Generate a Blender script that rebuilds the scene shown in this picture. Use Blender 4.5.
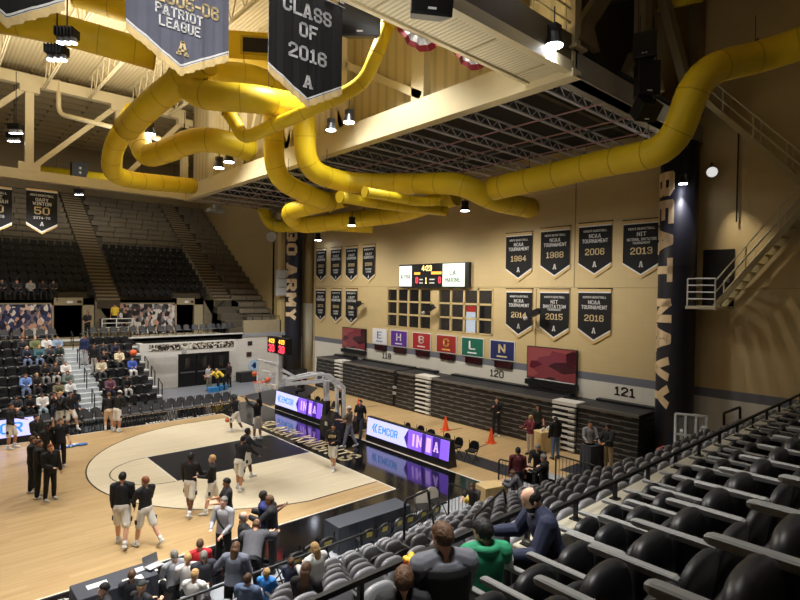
import bpy, bmesh, math, random
from mathutils import Vector, Matrix
for _o in list(bpy.data.objects):
    bpy.data.objects.remove(_o)
random.seed(11)
SC = bpy.context.scene
COL = SC.collection
PI = math.pi
def V(*a): return Vector(a)
# ------------------------------------------------------------------ camera
CP = V(-12.919, -14.587, 7.2286)
YAW, PIT, ROL, FOC = 0.728303, -0.015301, 0.015462, 534.08
FW = V(math.cos(PIT)*math.sin(YAW), math.cos(PIT)*math.cos(YAW), math.sin(PIT))
_r = V(math.cos(YAW), -math.sin(YAW), 0); _u = _r.cross(FW)
RT = _r*math.cos(ROL)+_u*math.sin(ROL); UP = _u*math.cos(ROL)-_r*math.sin(ROL)
cd = bpy.data.cameras.new('camera'); cam = bpy.data.objects.new('camera', cd); COL.objects.link(cam)
cd.sensor_width = 36; cd.lens = FOC/800*36; cd.clip_start = 0.05; cd.clip_end = 200
cam.matrix_world = Matrix.Translation(CP) @ Matrix((RT, UP, -FW)).transposed().to_4x4()
SC.camera = cam
# ------------------------------------------------------------------ light and exposure
W = bpy.data.worlds.new('world'); SC.world = W; W.use_nodes = True
W.node_tree.nodes['Background'].inputs[0].default_value = (1.0, 0.93, 0.82, 1)
W.node_tree.nodes['Background'].inputs[1].default_value = 0.09
SC.view_settings.view_transform = 'Standard'; SC.view_settings.look = 'None'
SC.view_settings.gamma = 1; SC.view_settings.use_curve_mapping = False
SC.view_settings.exposure = 0.82
SC.cycles.max_bounces = 5
def spot(loc, target, power, angle=100, blend=.6, size=.5, color=(1, .97, .93)):
    l = bpy.data.lights.new('lamp_light', 'SPOT'); l.energy = power; l.spot_size = math.radians(angle); l.spot_blend = blend
    l.shadow_soft_size = size; l.color = color
    o = bpy.data.objects.new('lamp_light', l); COL.objects.link(o); o.location = loc
    o.rotation_euler = (Vector(target)-Vector(loc)).to_track_quat('-Z', 'Y').to_euler(); return o
def area(loc, target, power, sx, sy, color=(1, .93, .82), spread=180):
    l = bpy.data.lights.new('fill_light', 'AREA'); l.energy = power; l.shape = 'RECTANGLE'; l.size = sx; l.size_y = sy; l.color = color
    l.spread = math.radians(spread)
    o = bpy.data.objects.new('fill_light', l); COL.objects.link(o); o.location = loc
    o.rotation_euler = (Vector(target)-Vector(loc)).to_track_quat('-Z', 'Y').to_euler(); return o
# the hall's high bay lamps over the playing floor (their housings are built further down)
for lx, ly, pw in ((-12, 3, 1100), (-11.5, 13, 2200), (-8.5, 8, 1900), (-2, 1, 2300), (-2.5, 12.5, 2400), (-18, 8, 1500)):
    spot((lx, ly, 18.2), (lx+.6, ly, 0), pw, 100, .5, .25)
# lamps under the mezzanine that wash the end wall and the floor in front of it
for lx, ly, tx, tz, pw in ((6.2, 16, 11.2, 5, 700), (6.2, 9, 11.2, 5, 800), (6.4, 3, 11.2, 5, 750), (6.2, -2.0, 11.2, 4, 400)):
    spot((lx, ly, 10.6), (tx, ly, tz-2), pw, 130, .9, .5, (1, .94, .84))
# lamps over the far stands and the upper bowl
spot((-9, 21, 13), (-8, 23, 0), 1300, 120, .8, .5)
spot((2, 21, 13), (3, 22, 0), 1300, 120, .8, .5)
area((-3, 33, 18.5), (-3, 35, 8), 320, 14, 3, (1, .92, .8))
# added upward fill in place of light bounced to the roof
area((-6, 15, 15.2), (-6, 15, 30), 800, 10, 10)
# added area fills without fixtures, mostly over the near stand
area((-5, -4.5, 17), (-5, -4.7, 0), 620, 10, 2, (1, .98, .95), 64)
area((-10, -3, 17), (-9.5, -3.4, 1), 170, 6, 2, (1, .98, .95), 60)
area((-9.4, -11, 16), (-9.4, -11, 0), 60, 2, 2, (1, .98, .95), 44)
area((-11.5, -9.5, 11.2), (-8, -4.6, 12.4), 75, 2, 1, (1, .97, .92), 100)  # added unseen fill on the fringed banners
area((8.8, -6.9, 12.9), (5, -6.2, 17), 12, 1, 1, (1, .9, .72))  # added unseen uplight for the near truss
area((-9, -1.5, 15), (-9, -11.4, 5), 160, 3, 2, (1, .98, .95), 50)  # added fill from the court side for the nearest spectators
area((-1, -12.5, 15.5), (-2, -12.5, 4), 26, 12, 1, (1, .98, .96))
area((-3, -3.5, 11.5), (-3, -5.6, 14), 45, 6, 1, (1, .93, .8))  # added uplight standing in for court bounce on the catwalk soffit
spot((10.3, -6.95, 12.1), (11.15, -9.0, 5.6), 300, 50, 1.0, .03, (1, .88, .68))
spot((5.5, 20.5, 10.5), (6, 25.2, 1.5), 520, 95, .8, .3)  # added unseen spot that brightens the tunnel wall
# ------------------------------------------------------------------ measuring helper: a point of the hall on a known plane
def at(px, py, x=None, y=None, z=None, d=None):
    dr = RT*((px-400)/FOC) - UP*((py-300)/FOC) + FW
    if x is not None: t = (x-CP.x)/dr.x
    elif y is not None: t = (y-CP.y)/dr.y
    elif z is not None: t = (z-CP.z)/dr.z
    else: t = d
    return CP+dr*t
def inframe(q, m=25):
    v = Vector(q)-CP; w = v.dot(FW)
    if w < .3: return False
    a = 400+FOC*v.dot(RT)/w; b = 300-FOC*v.dot(UP)/w
    return -m < a < 800+m and -m < b < 600+m
# ------------------------------------------------------------------ materials
def lin(c):
    return tuple((v/255/12.92 if v/255 <= .04045 else ((v/255+.055)/1.055)**2.4) for v in c)
_MC = {}
def M(name, col, rough=.6, metal=0, var=.08, scale=6, emit=0, spec=.5, bump=0, stretch=None, alpha=1):
    if name in _MC: return _MC[name]
    m = bpy.data.materials.new(name); _MC[name] = m; m.use_nodes = True
    nt = m.node_tree; b = nt.nodes['Principled BSDF']; N = nt.nodes.new
    c = lin(col)
    b.inputs['Roughness'].default_value = rough; b.inputs['Metallic'].default_value = metal
    b.inputs['Specular IOR Level'].default_value = spec
    if emit:
        b.inputs['Emission Color'].default_value = (*c, 1); b.inputs['Emission Strength'].default_value = emit
        b.inputs['Base Color'].default_value = (*[v*.3 for v in c], 1)
        return m
    tc = N('ShaderNodeTexCoord'); nz = N('ShaderNodeTexNoise'); nz.inputs['Scale'].default_value = scale; nz.inputs['Detail'].default_value = 3
    src = tc.outputs['Object']
    if stretch:
        mp = N('ShaderNodeMapping'); mp.inputs['Scale'].default_value = stretch; nt.links.new(src, mp.inputs[0]); src = mp.outputs[0]
    nt.links.new(src, nz.inputs['Vector'])
    mx = N('ShaderNodeMix'); mx.data_type = 'RGBA'
    mx.inputs['A'].default_value = (*[max(0, v*(1-var)) for v in c], 1); mx.inputs['B'].default_value = (*[min(1, v*(1+var)) for v in c], 1)
    nt.links.new(nz.outputs['Fac'], mx.inputs['Factor']); nt.links.new(mx.outputs['Result'], b.inputs['Base Color'])
    if bump:
        bp = N('ShaderNodeBump'); bp.inputs['Strength'].default_value = bump; bp.inputs['Distance'].default_value = .02
        nt.links.new(nz.outputs['Fac'], bp.inputs['Height']); nt.links.new(bp.outputs[0], b.inputs['Normal'])
    if alpha < 1:
        b.inputs['Alpha'].default_value = alpha
    return m
def nodes(m):
    nt = m.node_tree; return nt, nt.nodes.new, nt.links.new, nt.nodes['Principled BSDF']
def wood(name, c1, c2, rough=.32):
    m = M(name, c1, rough, var=.01); nt, N, L, b = nodes(m)
    tc = N('ShaderNodeTexCoord'); mp = N('ShaderNodeMapping'); mp.inputs['Scale'].default_value = (.55, 9, 1)
    L(tc.outputs['Object'], mp.inputs[0]); nz = N('ShaderNodeTexNoise'); nz.inputs['Scale'].default_value = 1; nz.inputs['Detail'].default_value = 5
    L(mp.outputs[0], nz.inputs['Vector'])
    br = N('ShaderNodeTexBrick'); br.inputs['Scale'].default_value = 1; br.inputs['Brick Width'].default_value = 1.7; br.inputs['Row Height'].default_value = .19
    br.inputs['Mortar Size'].default_value = .0; br.inputs['Color1'].default_value = (.35, .35, .35, 1); br.inputs['Color2'].default_value = (.75, .75, .75, 1)
    L(tc.outputs['Object'], br.inputs['Vector'])
    ad = N('ShaderNodeMix'); ad.data_type = 'RGBA'; ad.inputs['Factor'].default_value = .45
    L(nz.outputs['Fac'], ad.inputs['A']); L(br.outputs['Color'], ad.inputs['B'])
    rp = N('ShaderNodeValToRGB'); rp.color_ramp.elements[0].position = .3; rp.color_ramp.elements[1].position = .72
    rp.color_ramp.elements[0].color = (*lin(c2), 1); rp.color_ramp.elements[1].color = (*lin(c1), 1)
    L(ad.outputs['Result'], rp.inputs[0]); L(rp.outputs[0], b.inputs['Base Color']); return m
def blockwall(name, bands, axis='y', mortar=.8, bw=.8, bh=.4):
    """painted concrete block; bands = [(z_upper, colour), ...] from the floor up"""
    m = M(name, bands[0][1], .55, var=.01); nt, N, L, b = nodes(m)
    ge = N('ShaderNodeNewGeometry'); sp = N('ShaderNodeSeparateXYZ'); L(ge.outputs['Position'], sp.inputs[0])
    col = None
    for zt, c in bands:
        rgb = N('ShaderNodeRGB'); rgb.outputs[0].default_value = (*lin(c), 1)
        if col is None: col = rgb.outputs[0]
        else:
            gt = N('ShaderNodeMath'); gt.operation = 'GREATER_THAN'; gt.inputs[1].default_value = pz; L(sp.outputs['Z'], gt.inputs[0])
            mx = N('ShaderNodeMix'); mx.data_type = 'RGBA'; L(gt.outputs[0], mx.inputs['Factor']); L(col, mx.inputs['A']); L(rgb.outputs[0], mx.inputs['B']); col = mx.outputs['Result']
        pz = zt
    cb = N('ShaderNodeCombineXYZ'); L(sp.outputs['Y' if axis == 'y' else 'X'], cb.inputs[0]); L(sp.outputs['Z'], cb.inputs[1])
    br = N('ShaderNodeTexBrick'); br.inputs['Scale'].default_value = 1; br.inputs['Brick Width'].default_value = bw; br.inputs['Row Height'].default_value = bh
    br.inputs['Mortar Size'].default_value = .018; br.inputs['Color1'].default_value = (.96, .96, .96, 1); br.inputs['Color2'].default_value = (1, 1, 1, 1)
    br.inputs['Mortar'].default_value = (mortar, mortar, mortar, 1); br.offset = 0.0
    L(cb.outputs[0], br.inputs['Vector'])
    ml = N('ShaderNodeMix'); ml.data_type = 'RGBA'; ml.blend_type = 'MULTIPLY'; ml.inputs['Factor'].default_value = 1
    L(col, ml.inputs['A']); L(br.outputs['Color'], ml.inputs['B']); L(ml.outputs['Result'], b.inputs['Base Color'])
    bp = N('ShaderNodeBump'); bp.inputs['Strength'].default_value = .25; bp.inputs['Distance'].default_value = .02
    L(br.outputs['Fac'], bp.inputs['Height']); bp.invert = True; L(bp.outputs[0], b.inputs['Normal']); return m
def ribbed(name, c, axis, freq, dark=.72, rough=.55):
    m = M(name, c, rough, var=.01); nt, N, L, b = nodes(m)
    tc = N('ShaderNodeTexCoord'); wv = N('ShaderNodeTexWave'); wv.bands_direction = axis; wv.inputs['Scale'].default_value = freq
    L(tc.outputs['Object'], wv.inputs['Vector']); rp = N('ShaderNodeValToRGB')
    rp.color_ramp.elements[0].position = .1; rp.color_ramp.elements[1].position = .4
    rp.color_ramp.elements[0].color = (*[v*dark for v in lin(c)], 1); rp.color_ramp.elements[1].color = (*lin(c), 1)
    L(wv.outputs['Fac'], rp.inputs[0]); L(rp.outputs[0], b.inputs['Base Color'])
    bp = N('ShaderNodeBump'); bp.inputs['Strength'].default_value = .5; bp.inputs['Distance'].default_value = .04; L(wv.outputs['Fac'], bp.inputs['Height']); L(bp.outputs[0], b.inputs['Normal']); return m
def patches(name, cols, scale, emit=0, stretch=(1, 1, 1), rough=.6):
    m = M(name, cols[0], rough, var=.01); nt, N, L, b = nodes(m)
    tc = N('ShaderNodeTexCoord'); mp = N('ShaderNodeMapping'); mp.inputs['Scale'].default_value = stretch; L(tc.outputs['Object'], mp.inputs[0])
    vo = N('ShaderNodeTexVoronoi'); vo.inputs['Scale'].default_value = scale; L(mp.outputs[0], vo.inputs['Vector'])
    sp = N('ShaderNodeSeparateColor'); L(vo.outputs['Color'], sp.inputs[0])
    rp = N('ShaderNodeValToRGB'); rp.color_ramp.interpolation = 'CONSTANT'
    for i, c in enumerate(cols):
        e = rp.color_ramp.elements[i] if i < 2 else rp.color_ramp.elements.new(i/len(cols))
        e.position = i/len(cols); e.color = (*lin(c), 1)
    L(sp.outputs[0], rp.inputs[0]); L(rp.outputs[0], b.inputs['Base Color'])
    if emit: L(rp.outputs[0], b.inputs['Emission Color']); b.inputs['Emission Strength'].default_value = emit
    return m
# ------------------------------------------------------------------ mesh builder
class MB:
    def __init__(s): s.v = []; s.f = []
    def add(s, vs, fs):
        n = len(s.v); s.v += [Vector(q) for q in vs]; s.f += [tuple(i+n for i in f) for f in fs]; return s
    def box(s, lo, hi, R=None, c=None):
        x0, y0, z0 = lo; x1, y1, z1 = hi
        vs = [V(x0, y0, z0), V(x1, y0, z0), V(x1, y1, z0), V(x0, y1, z0), V(x0, y0, z1), V(x1, y0, z1), V(x1, y1, z1), V(x0, y1, z1)]
        if R is not None: vs = [R @ q for q in vs]
        if c is not None: vs = [q+Vector(c) for q in vs]
        return s.add(vs, [(3, 2, 1, 0), (4, 5, 6, 7), (0, 1, 5, 4), (1, 2, 6, 5), (2, 3, 7, 6), (3, 0, 4, 7)])
    def bar(s, p, q, w, h=None, up=(0, 0, 1)):
        p = Vector(p); q = Vector(q); h = h or w; d = (q-p).normalized(); u = Vector(up)
        if abs(d.dot(u)) > .98: u = V(1, 0, 0)
        a = d.cross(u).normalized()*w/2; b = a.cross(d).normalized()*h/2
        vs = [p-a-b, p+a-b, p+a+b, p-a+b, q-a-b, q+a-b, q+a+b, q-a+b]
        return s.add(vs, [(3, 2, 1, 0), (4, 5, 6, 7), (0, 1, 5, 4), (1, 2, 6, 5), (2, 3, 7, 6), (3, 0, 4, 7)])
    def tube(s, pts, r, n=8, rs=None, closed=False):
        pts = [Vector(q) for q in pts]; k = len(pts); base = len(s.v)
        t0 = (pts[1]-pts[0]).normalized(); u = V(0, 0, 1) if abs(t0.z) < .9 else V(1, 0, 0); a = t0.cross(u).normalized()
        for i, q in enumerate(pts):
            t = (pts[min(i+1, k-1)]-pts[max(i-1, 0)]).normalized(); a = (a-t*a.dot(t)).normalized(); b = t.cross(a)
            rr = rs[i] if rs else r
            for j in range(n):
                w = 2*PI*j/n; s.v.append(q+(a*math.cos(w)+b*math.sin(w))*rr)
        for i in range(k-1):
            for j in range(n):
                s.f.append((base+i*n+j, base+i*n+(j+1) % n, base+(i+1)*n+(j+1) % n, base+(i+1)*n+j))
        s.f.append(tuple(base+j for j in reversed(range(n)))); s.f.append(tuple(base+(k-1)*n+j for j in range(n))); return s
    def cyl(s, p, q, r, n=12, r2=None): return s.tube([p, q], r, n, [r, r if r2 is None else r2])
    def ell(s, c, rx, ry, rz, R=None, nu=12, nv=8, fn=None):
        base = len(s.v); c = Vector(c)
        def P(q):
            if fn: q = fn(q)
            w = V(q.x*rx, q.y*ry, q.z*rz); return c+(R @ w if R is not None else w)
        s.v.append(P(V(0, 0, -1)))
        for i in range(1, nv):
            t = PI*i/nv-PI/2
            for j in range(nu):
                w = 2*PI*j/nu; s.v.append(P(V(math.cos(t)*math.cos(w), math.cos(t)*math.sin(w), math.sin(t))))
        s.v.append(P(V(0, 0, 1))); top = len(s.v)-1
        for j in range(nu): s.f.append((base, base+1+(j+1) % nu, base+1+j))
        for i in range(nv-2):
            for j in range(nu):
                a = base+1+i*nu; s.f.append((a+j, a+(j+1) % nu, a+nu+(j+1) % nu, a+nu+j))
        a = base+1+(nv-2)*nu
        for j in range(nu): s.f.append((a+j, a+(j+1) % nu, top))
        return s
    def loft(s, rings):
        """rings: list of equal-length point lists, capped"""
        base = len(s.v); n = len(rings[0])
        for r in rings: s.v += [Vector(q) for q in r]
        for i in range(len(rings)-1):
            for j in range(n): s.f.append((base+i*n+j, base+i*n+(j+1) % n, base+(i+1)*n+(j+1) % n, base+(i+1)*n+j))
        s.f.append(tuple(base+j for j in reversed(range(n)))); s.f.append(tuple(base+(len(rings)-1)*n+j for j in range(n))); return s
    def prism(s, poly, d):
        """extrude a planar outline (list of points) by vector d"""
        d = Vector(d); return s.loft([[Vector(q) for q in poly], [Vector(q)+d for q in poly]])
    def build(s, name, mat, parent=None, smooth=False, origin=None, bevel=0, remesh=0, sm=3):
        me = bpy.data.meshes.new(name); o0 = Vector(origin) if origin is not None else V(0, 0, 0)
        me.from_pydata([tuple(q-o0) for q in s.v], [], s.f); me.validate()
        bm = bmesh.new(); bm.from_mesh(me); bmesh.ops.recalc_face_normals(bm, faces=bm.faces[:]); bm.to_mesh(me); bm.free()
        if smooth: me.shade_smooth()
        me.materials.append(mat); o = bpy.data.objects.new(name, me); COL.objects.link(o)
        if origin is not None: o.location = o0
        if parent is not None: o.parent = parent
        if bevel:
            b = o.modifiers.new('b', 'BEVEL'); b.width = bevel; b.segments = 2; b.limit_method = 'ANGLE'
        if remesh:
            r = o.modifiers.new('r', 'REMESH'); r.mode = 'VOXEL'; r.voxel_size = remesh; r.use_smooth_shade = True
            if sm:
                w = o.modifiers.new('s', 'SMOOTH'); w.factor = .5; w.iterations = sm
        return o
def tag(o, label=None, cat=None, group=None, kind=None):
    if label: o['label'] = label
    if cat: o['category'] = cat
    if group: o['group'] = group
    if kind: o['kind'] = kind
    return o
def thing(name, label, cat, loc=(0, 0, 0), rz=0, group=None):
    o = bpy.data.objects.new(name, None); COL.objects.link(o); o.location = loc; o.rotation_euler = (0, 0, rz); o.empty_display_size = .2
    return tag(o, label, cat, group)
KIDS = {}
def copy_tree(root, kids, loc, rz, label=None):
    r = root.copy(); COL.objects.link(r); r.location = loc; r.rotation_euler = (0, 0, rz)
    if label: r['label'] = label
    for ch in kids:
        c = ch.copy(); COL.objects.link(c); c.parent = r
    return r

# block capitals: centre-line strokes on a 4 x 7 grid
_O = [(1, 0), (3, 0), (4, 1), (4, 6), (3, 7), (1, 7), (0, 6), (0, 1), (1, 0)]
GLY = {'A': [[(0, 0), (1.6, 7), (2.4, 7), (4, 0)], [(.7, 2.2), (3.3, 2.2)], [(-.5, 0), (.6, 0)], [(3.4, 0), (4.5, 0)]],
 'B': [[(0, 0), (0, 7), (3, 7), (4, 6), (4, 4.5), (3, 3.6), (0, 3.6)], [(3, 3.6), (4, 2.7), (4, 1), (3, 0), (0, 0)]],
 'C': [[(4, 5), (4, 6), (3, 7), (1, 7), (0, 6), (0, 1), (1, 0), (3, 0), (4, 1), (4, 2)]], 'D': [[(0, 0), (0, 7), (2.8, 7), (4, 5.8), (4, 1.2), (2.8, 0), (0, 0)]],
 'E': [[(4, 7), (0, 7), (0, 0), (4, 0)], [(0, 3.6), (3, 3.6)]], 'F': [[(4, 7), (0, 7), (0, 0)], [(0, 3.6), (3, 3.6)]],
 'G': [[(4, 5), (4, 6), (3, 7), (1, 7), (0, 6), (0, 1), (1, 0), (3, 0), (4, 1), (4, 3.2), (2.4, 3.2)]], 'H': [[(0, 0), (0, 7)], [(4, 0), (4, 7)], [(0, 3.5), (4, 3.5)]],
 'I': [[(.8, 0), (.8, 7)], [(0, 0), (1.6, 0)], [(0, 7), (1.6, 7)]], 'J': [[(0, 2), (0, 1), (1, 0), (3, 0), (4, 1), (4, 7)]], 'K': [[(0, 0), (0, 7)], [(4, 7), (0, 3.2)], [(1.2, 4.2), (4, 0)]],
 'L': [[(0, 7), (0, 0), (4, 0)]], 'M': [[(0, 0), (0, 7), (2.4, 2.5), (4.8, 7), (4.8, 0)]], 'N': [[(0, 0), (0, 7), (4, 0), (4, 7)]], 'O': [_O], 'P': [[(0, 0), (0, 7), (3, 7), (4, 6), (4, 4.2), (3, 3.2), (0, 3.2)]],
 'Q': [_O, [(2.4, 1.6), (4.2, -.4)]], 'R': [[(0, 0), (0, 7), (3, 7), (4, 6), (4, 4.4), (3, 3.4), (0, 3.4)], [(2.2, 3.4), (4, 0)]],
 'S': [[(4, 5.4), (4, 6), (3, 7), (1, 7), (0, 6), (0, 4.4), (1, 3.6), (3, 3.4), (4, 2.6), (4, 1), (3, 0), (1, 0), (0, 1), (0, 1.7)]], 'T': [[(0, 7), (4, 7)], [(2, 7), (2, 0)]],
 'U': [[(0, 7), (0, 1), (1, 0), (3, 0), (4, 1), (4, 7)]], 'V': [[(0, 7), (2, 0), (4, 7)]], 'W': [[(0, 7), (1.2, 0), (2.6, 5), (4, 0), (5.2, 7)]], 'X': [[(0, 0), (4, 7)], [(0, 7), (4, 0)]], 'Y': [[(0, 7), (2, 3.4), (4, 7)], [(2, 3.4), (2, 0)]],
 'Z': [[(0, 7), (4, 7), (0, 0), (4, 0)]], '0': [_O], '1': [[(0, 5.6), (1.4, 7), (1.4, 0)], [(0, 0), (2.8, 0)]], '2': [[(0, 5.4), (0, 6), (1, 7), (3, 7), (4, 6), (4, 4.4), (0, 1), (0, 0), (4, 0)]],
 '3': [[(0, 5.6), (0, 6), (1, 7), (3, 7), (4, 6), (4, 4.5), (3, 3.6), (1.6, 3.6)], [(3, 3.6), (4, 2.7), (4, 1), (3, 0), (1, 0), (0, 1), (0, 1.5)]], '4': [[(3, 0), (3, 7), (0, 2.4), (0, 2), (4.2, 2)]],
 '5': [[(4, 7), (0, 7), (0, 3.8), (3, 4), (4, 3), (4, 1), (3, 0), (1, 0), (0, 1), (0, 1.5)]], '6': [[(4, 5.6), (4, 6), (3, 7), (1, 7), (0, 6), (0, 1), (1, 0), (3, 0), (4, 1), (4, 3), (3, 4), (0, 3.8)]],
 '7': [[(0, 7), (4, 7), (1.4, 0)]], '8': [[(1, 3.6), (0, 4.5), (0, 6), (1, 7), (3, 7), (4, 6), (4, 4.5), (3, 3.6), (1, 3.6), (0, 2.7), (0, 1), (1, 0), (3, 0), (4, 1), (4, 2.7), (3, 3.6)]],
 '9': [[(0, 1.4), (0, 1), (1, 0), (3, 0), (4, 1), (4, 6), (3, 7), (1, 7), (0, 6), (0, 4), (1, 3), (4, 3.2)]], '-': [[(0, 3.4), (2.4, 3.4)]], ':': [[(.2, 1.6), (.2, 2.2)], [(.2, 4.6), (.2, 5.2)]], "'": [[(.2, 7), (.2, 5.6)]]}
def glyph_quads(body, th=1.5):
    """flat quads of a line of block capitals; returns quads, width, height (origin at the middle)"""
    Q = []; x = 0
    for ch in body.upper():
        if ch == ' ': x += 3.2; continue
        gs = GLY[ch]; wd = max(p[0] for s in gs for p in s)
        for st_ in gs:
            for i, (a, b) in enumerate(zip(st_[:-1], st_[1:])):
                a = V(a[0]+x, a[1], 0); b = V(b[0]+x, b[1], 0); d = (b-a).normalized(); n = V(-d.y, d.x, 0)*th/2
                a2 = a-d*th*(.3 if i else .5 if abs(d.x*d.y) < .01 else .2); b2 = b+d*th*(.3 if i < len(st_)-2 else .5 if abs(d.x*d.y) < .01 else .2)
                Q.append([a2-n, b2-n, b2+n, a2+n])
        x += wd+th+1.0
    xs = [p.x for q in Q for p in q]; ys = [p.y for q in Q for p in q]; x0, x1, y0, y1 = min(xs), max(xs), min(ys), max(ys); c = V((x0+x1)/2, (y0+y1)/2, 0)
    return [[p-c for p in q] for q in Q], x1-x0, y1-y0
def text(name, body, mat, o, xd, yd, h=None, w=None, parent=None, bold=0, ext=.004, maxw=None, th=1.25):
    """raised block lettering: o = middle of the line, xd = reading direction, yd = up the letters"""
    Q, dx, dy = glyph_quads(body, th); sy = (h/dy) if h else (w/dx); sx = (w/dx) if w else sy*.95
    if maxw and dx*sx > maxw: sx = maxw/dx
    xd = Vector(xd).normalized(); yd = Vector(yd).normalized(); n = xd.cross(yd); o = Vector(o); b = MB()
    for q in Q:
        P_ = [o+xd*p.x*sx+yd*p.y*sy for p in q]; b.loft([[p-n*ext for p in P_], [p+n*ext for p in P_]])
    return b.build(name, mat, parent)
def fit_texts(): pass
# ------------------------------------------------------------------ palette
TAN = M('tan paint', (203, 181, 130), .6, var=.04)
CREAM = M('cream steel', (214, 200, 160), .5, var=.04)
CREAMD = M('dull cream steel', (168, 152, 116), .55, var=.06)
BLACK = M('black paint', (20, 20, 22), .45)
NAVY = M('navy vinyl', (34, 34, 46), .5)
DARKM = M('dark metal', (26, 26, 28), .4, metal=.3)
STEEL = M('galvanised steel', (120, 122, 126), .4, metal=.5)
WHITE = M('white paint', (228, 226, 220), .45, var=.03)
LGREY = M('pale grey', (176, 178, 180), .5)
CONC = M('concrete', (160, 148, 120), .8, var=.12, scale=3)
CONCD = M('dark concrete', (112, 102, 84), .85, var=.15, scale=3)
GOLD = M('gold cloth', (214, 182, 120), .6)
GOLDT = M('gold lettering', (222, 200, 150), .6)
WTXT = M('white lettering', (225, 225, 225), .6)
CLOTH = M('black banner cloth', (13, 13, 16), .8, var=.2, scale=3)
CLOTHG = M('black banner cloth painted lit', (92, 94, 110), .75, var=.15, scale=3)  # light falling on the black cloth is put into this grey
YEL = M('yellow duct fabric', (238, 206, 34), .5, var=.06, scale=2)
YELD = M('duct seam', (196, 164, 20), .5)
LEDW = M('lamp glass', (235, 240, 255), emit=14)
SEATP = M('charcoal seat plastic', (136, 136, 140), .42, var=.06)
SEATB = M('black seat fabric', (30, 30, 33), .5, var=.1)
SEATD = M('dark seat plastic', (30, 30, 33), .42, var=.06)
ARMP = M('grey armrest', (136, 136, 133), .5)
# ------------------------------------------------------------------ floor and court
woodm = wood('maple boards', (204, 176, 130), (178, 146, 100))
woodw = wood('pale stained boards', (228, 217, 190), (214, 200, 168), .36)
PAINT = M('gloss black floor paint', (16, 16, 19), .1, var=.05, spec=.6)
KEY = M('black key paint', (26, 27, 33), .3, var=.08)
LINE = M('white line paint', (230, 226, 214), .4)
BLINE = M('black line paint', (20, 20, 22), .4)
def st(o): return tag(o, kind='structure')
st(MB().box((-34, -20, -.3), (15, 46, 0)).build('floor', woodm))
def flat(name, polys, mat, z):
    b = MB()
    for poly in polys: b.prism([(x, y, .0005) for x, y in poly], (0, 0, z-.0005))
    return st(b.build(name, mat))
flat('floor_border', [[(-34, -2.0), (3.0, -2.0), (3.0, 0), (-34, 0)], [(0, 0), (3.0, 0), (3.0, 17.6), (0, 17.6)], [(-34, 15.24), (0, 15.24), (0, 17.7), (-34, 17.7)]], PAINT, .002)
flat('floor_carpet', [[(-34, -4.4), (6, -4.4), (6, -2.0), (-34, -2.0)]], M('grey carpet', (156, 160, 166), .9, var=.1), .003)
flat('floor_tunnel', [[(-2.2, 17.7), (9, 21.5), (9, 25.2), (-2.2, 25.2)]], M('grey floor', (120, 124, 132), .5), .003)
flat('floor_lane', [[(3.2, 17.6), (3.2, 15.5), (5.6, 15.5), (9, 19), (9, 21.5), (3, 19.4)], [(4.3, -6), (5.4, -6), (5.4, 1.7), (4.3, 1.7)], [(6.6, -5.2), (8.0, -5.2), (8.0, -2.7), (6.6, -2.7)]], M('dark floor paint', (44, 45, 52), .35), .003)
cx, cy, R3 = -1.575, 7.62, 6.75
a0 = math.asin(6.6/R3); arc = [(cx-R3*math.cos(a0-2*a0*i/48), cy-R3*math.sin(a0-2*a0*i/48)) for i in range(49)]
flat('floor_three_point_area', [[(0, 1.02)]+arc+[(0, 14.22)]], woodw, .004)
flat('floor_key', [[(-5.79, 5.79), (0, 5.79), (0, 9.45), (-5.79, 9.45)]], KEY, .006)
def strip(pts, w):
    out = []
    for a, b in zip(pts[:-1], pts[1:]):
        a = Vector((*a, 0)); b = Vector((*b, 0)); n = (b-a).normalized().cross(V(0, 0, 1))*w/2
        out.append([(q.x, q.y) for q in (a-n, b-n, b+n, a+n)])
    return out
flat('floor_three_point_line', strip([(0, 1.02)]+arc+[(0, 14.22)], .05), BLINE, .007)
ft = [(-5.79-1.83*math.cos(PI/2-PI*i/24), cy-1.83*math.sin(PI/2-PI*i/24)) for i in range(25)]
flat('floor_free_throw_circle', strip(ft, .04), BLINE, .007)
flat('floor_lines', strip([(-34, 0), (0, 0), (0, 15.24), (-34, 15.24)], .06)+strip([(0, 5.74), (-5.84, 5.74), (-5.84, 9.5), (0, 9.5)], .05)+strip([(3.02, -2), (3.02, 15.5)], .07), LINE, .008)
flat('floor_sport_lines', strip([(7.05, 4.5), (8.6, 4.35)], .06)+strip([(5.9, 1.4), (7.6, 1.6)], .06)+strip([(7.05, 11.6), (8.6, 11.5)], .05)+[[(0.1, -.06), (.1, -.1), (-34, -.1), (-34, -.06)]], BLINE, .007)
fl = thing('court_lettering', 'cream capital letters reading along the black baseline border', 'lettering')
text('lettering', 'BLACK KNIGHTS', M('cream floor letters', (226, 208, 166), .4), (.9, 7.85, .006), (0, -1, 0), (1, 0, 0), h=1.12, w=8.2, parent=fl, ext=.002)
fl = thing('sideline_lettering', 'large white letters in the black border of the near sideline', 'lettering')
text('lettering', 'ACADEMY', M('white floor letters', (226, 226, 222), .4), (-9.35, -.68, .006), (1, 0, 0), (0, 1, 0), h=.74, w=4.5, parent=fl, ext=.002)
fl = thing('far_sideline_lettering', 'small white letters along the far sideline in front of the chairs', 'lettering')
text('lettering', 'ARMY WEST POINT', M('white floor letters', (226, 226, 222), .4), (-2.2, 15.5, .006), (-1, 0, 0), (0, -1, 0), h=.3, w=3.9, parent=fl, ext=.002)
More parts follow.
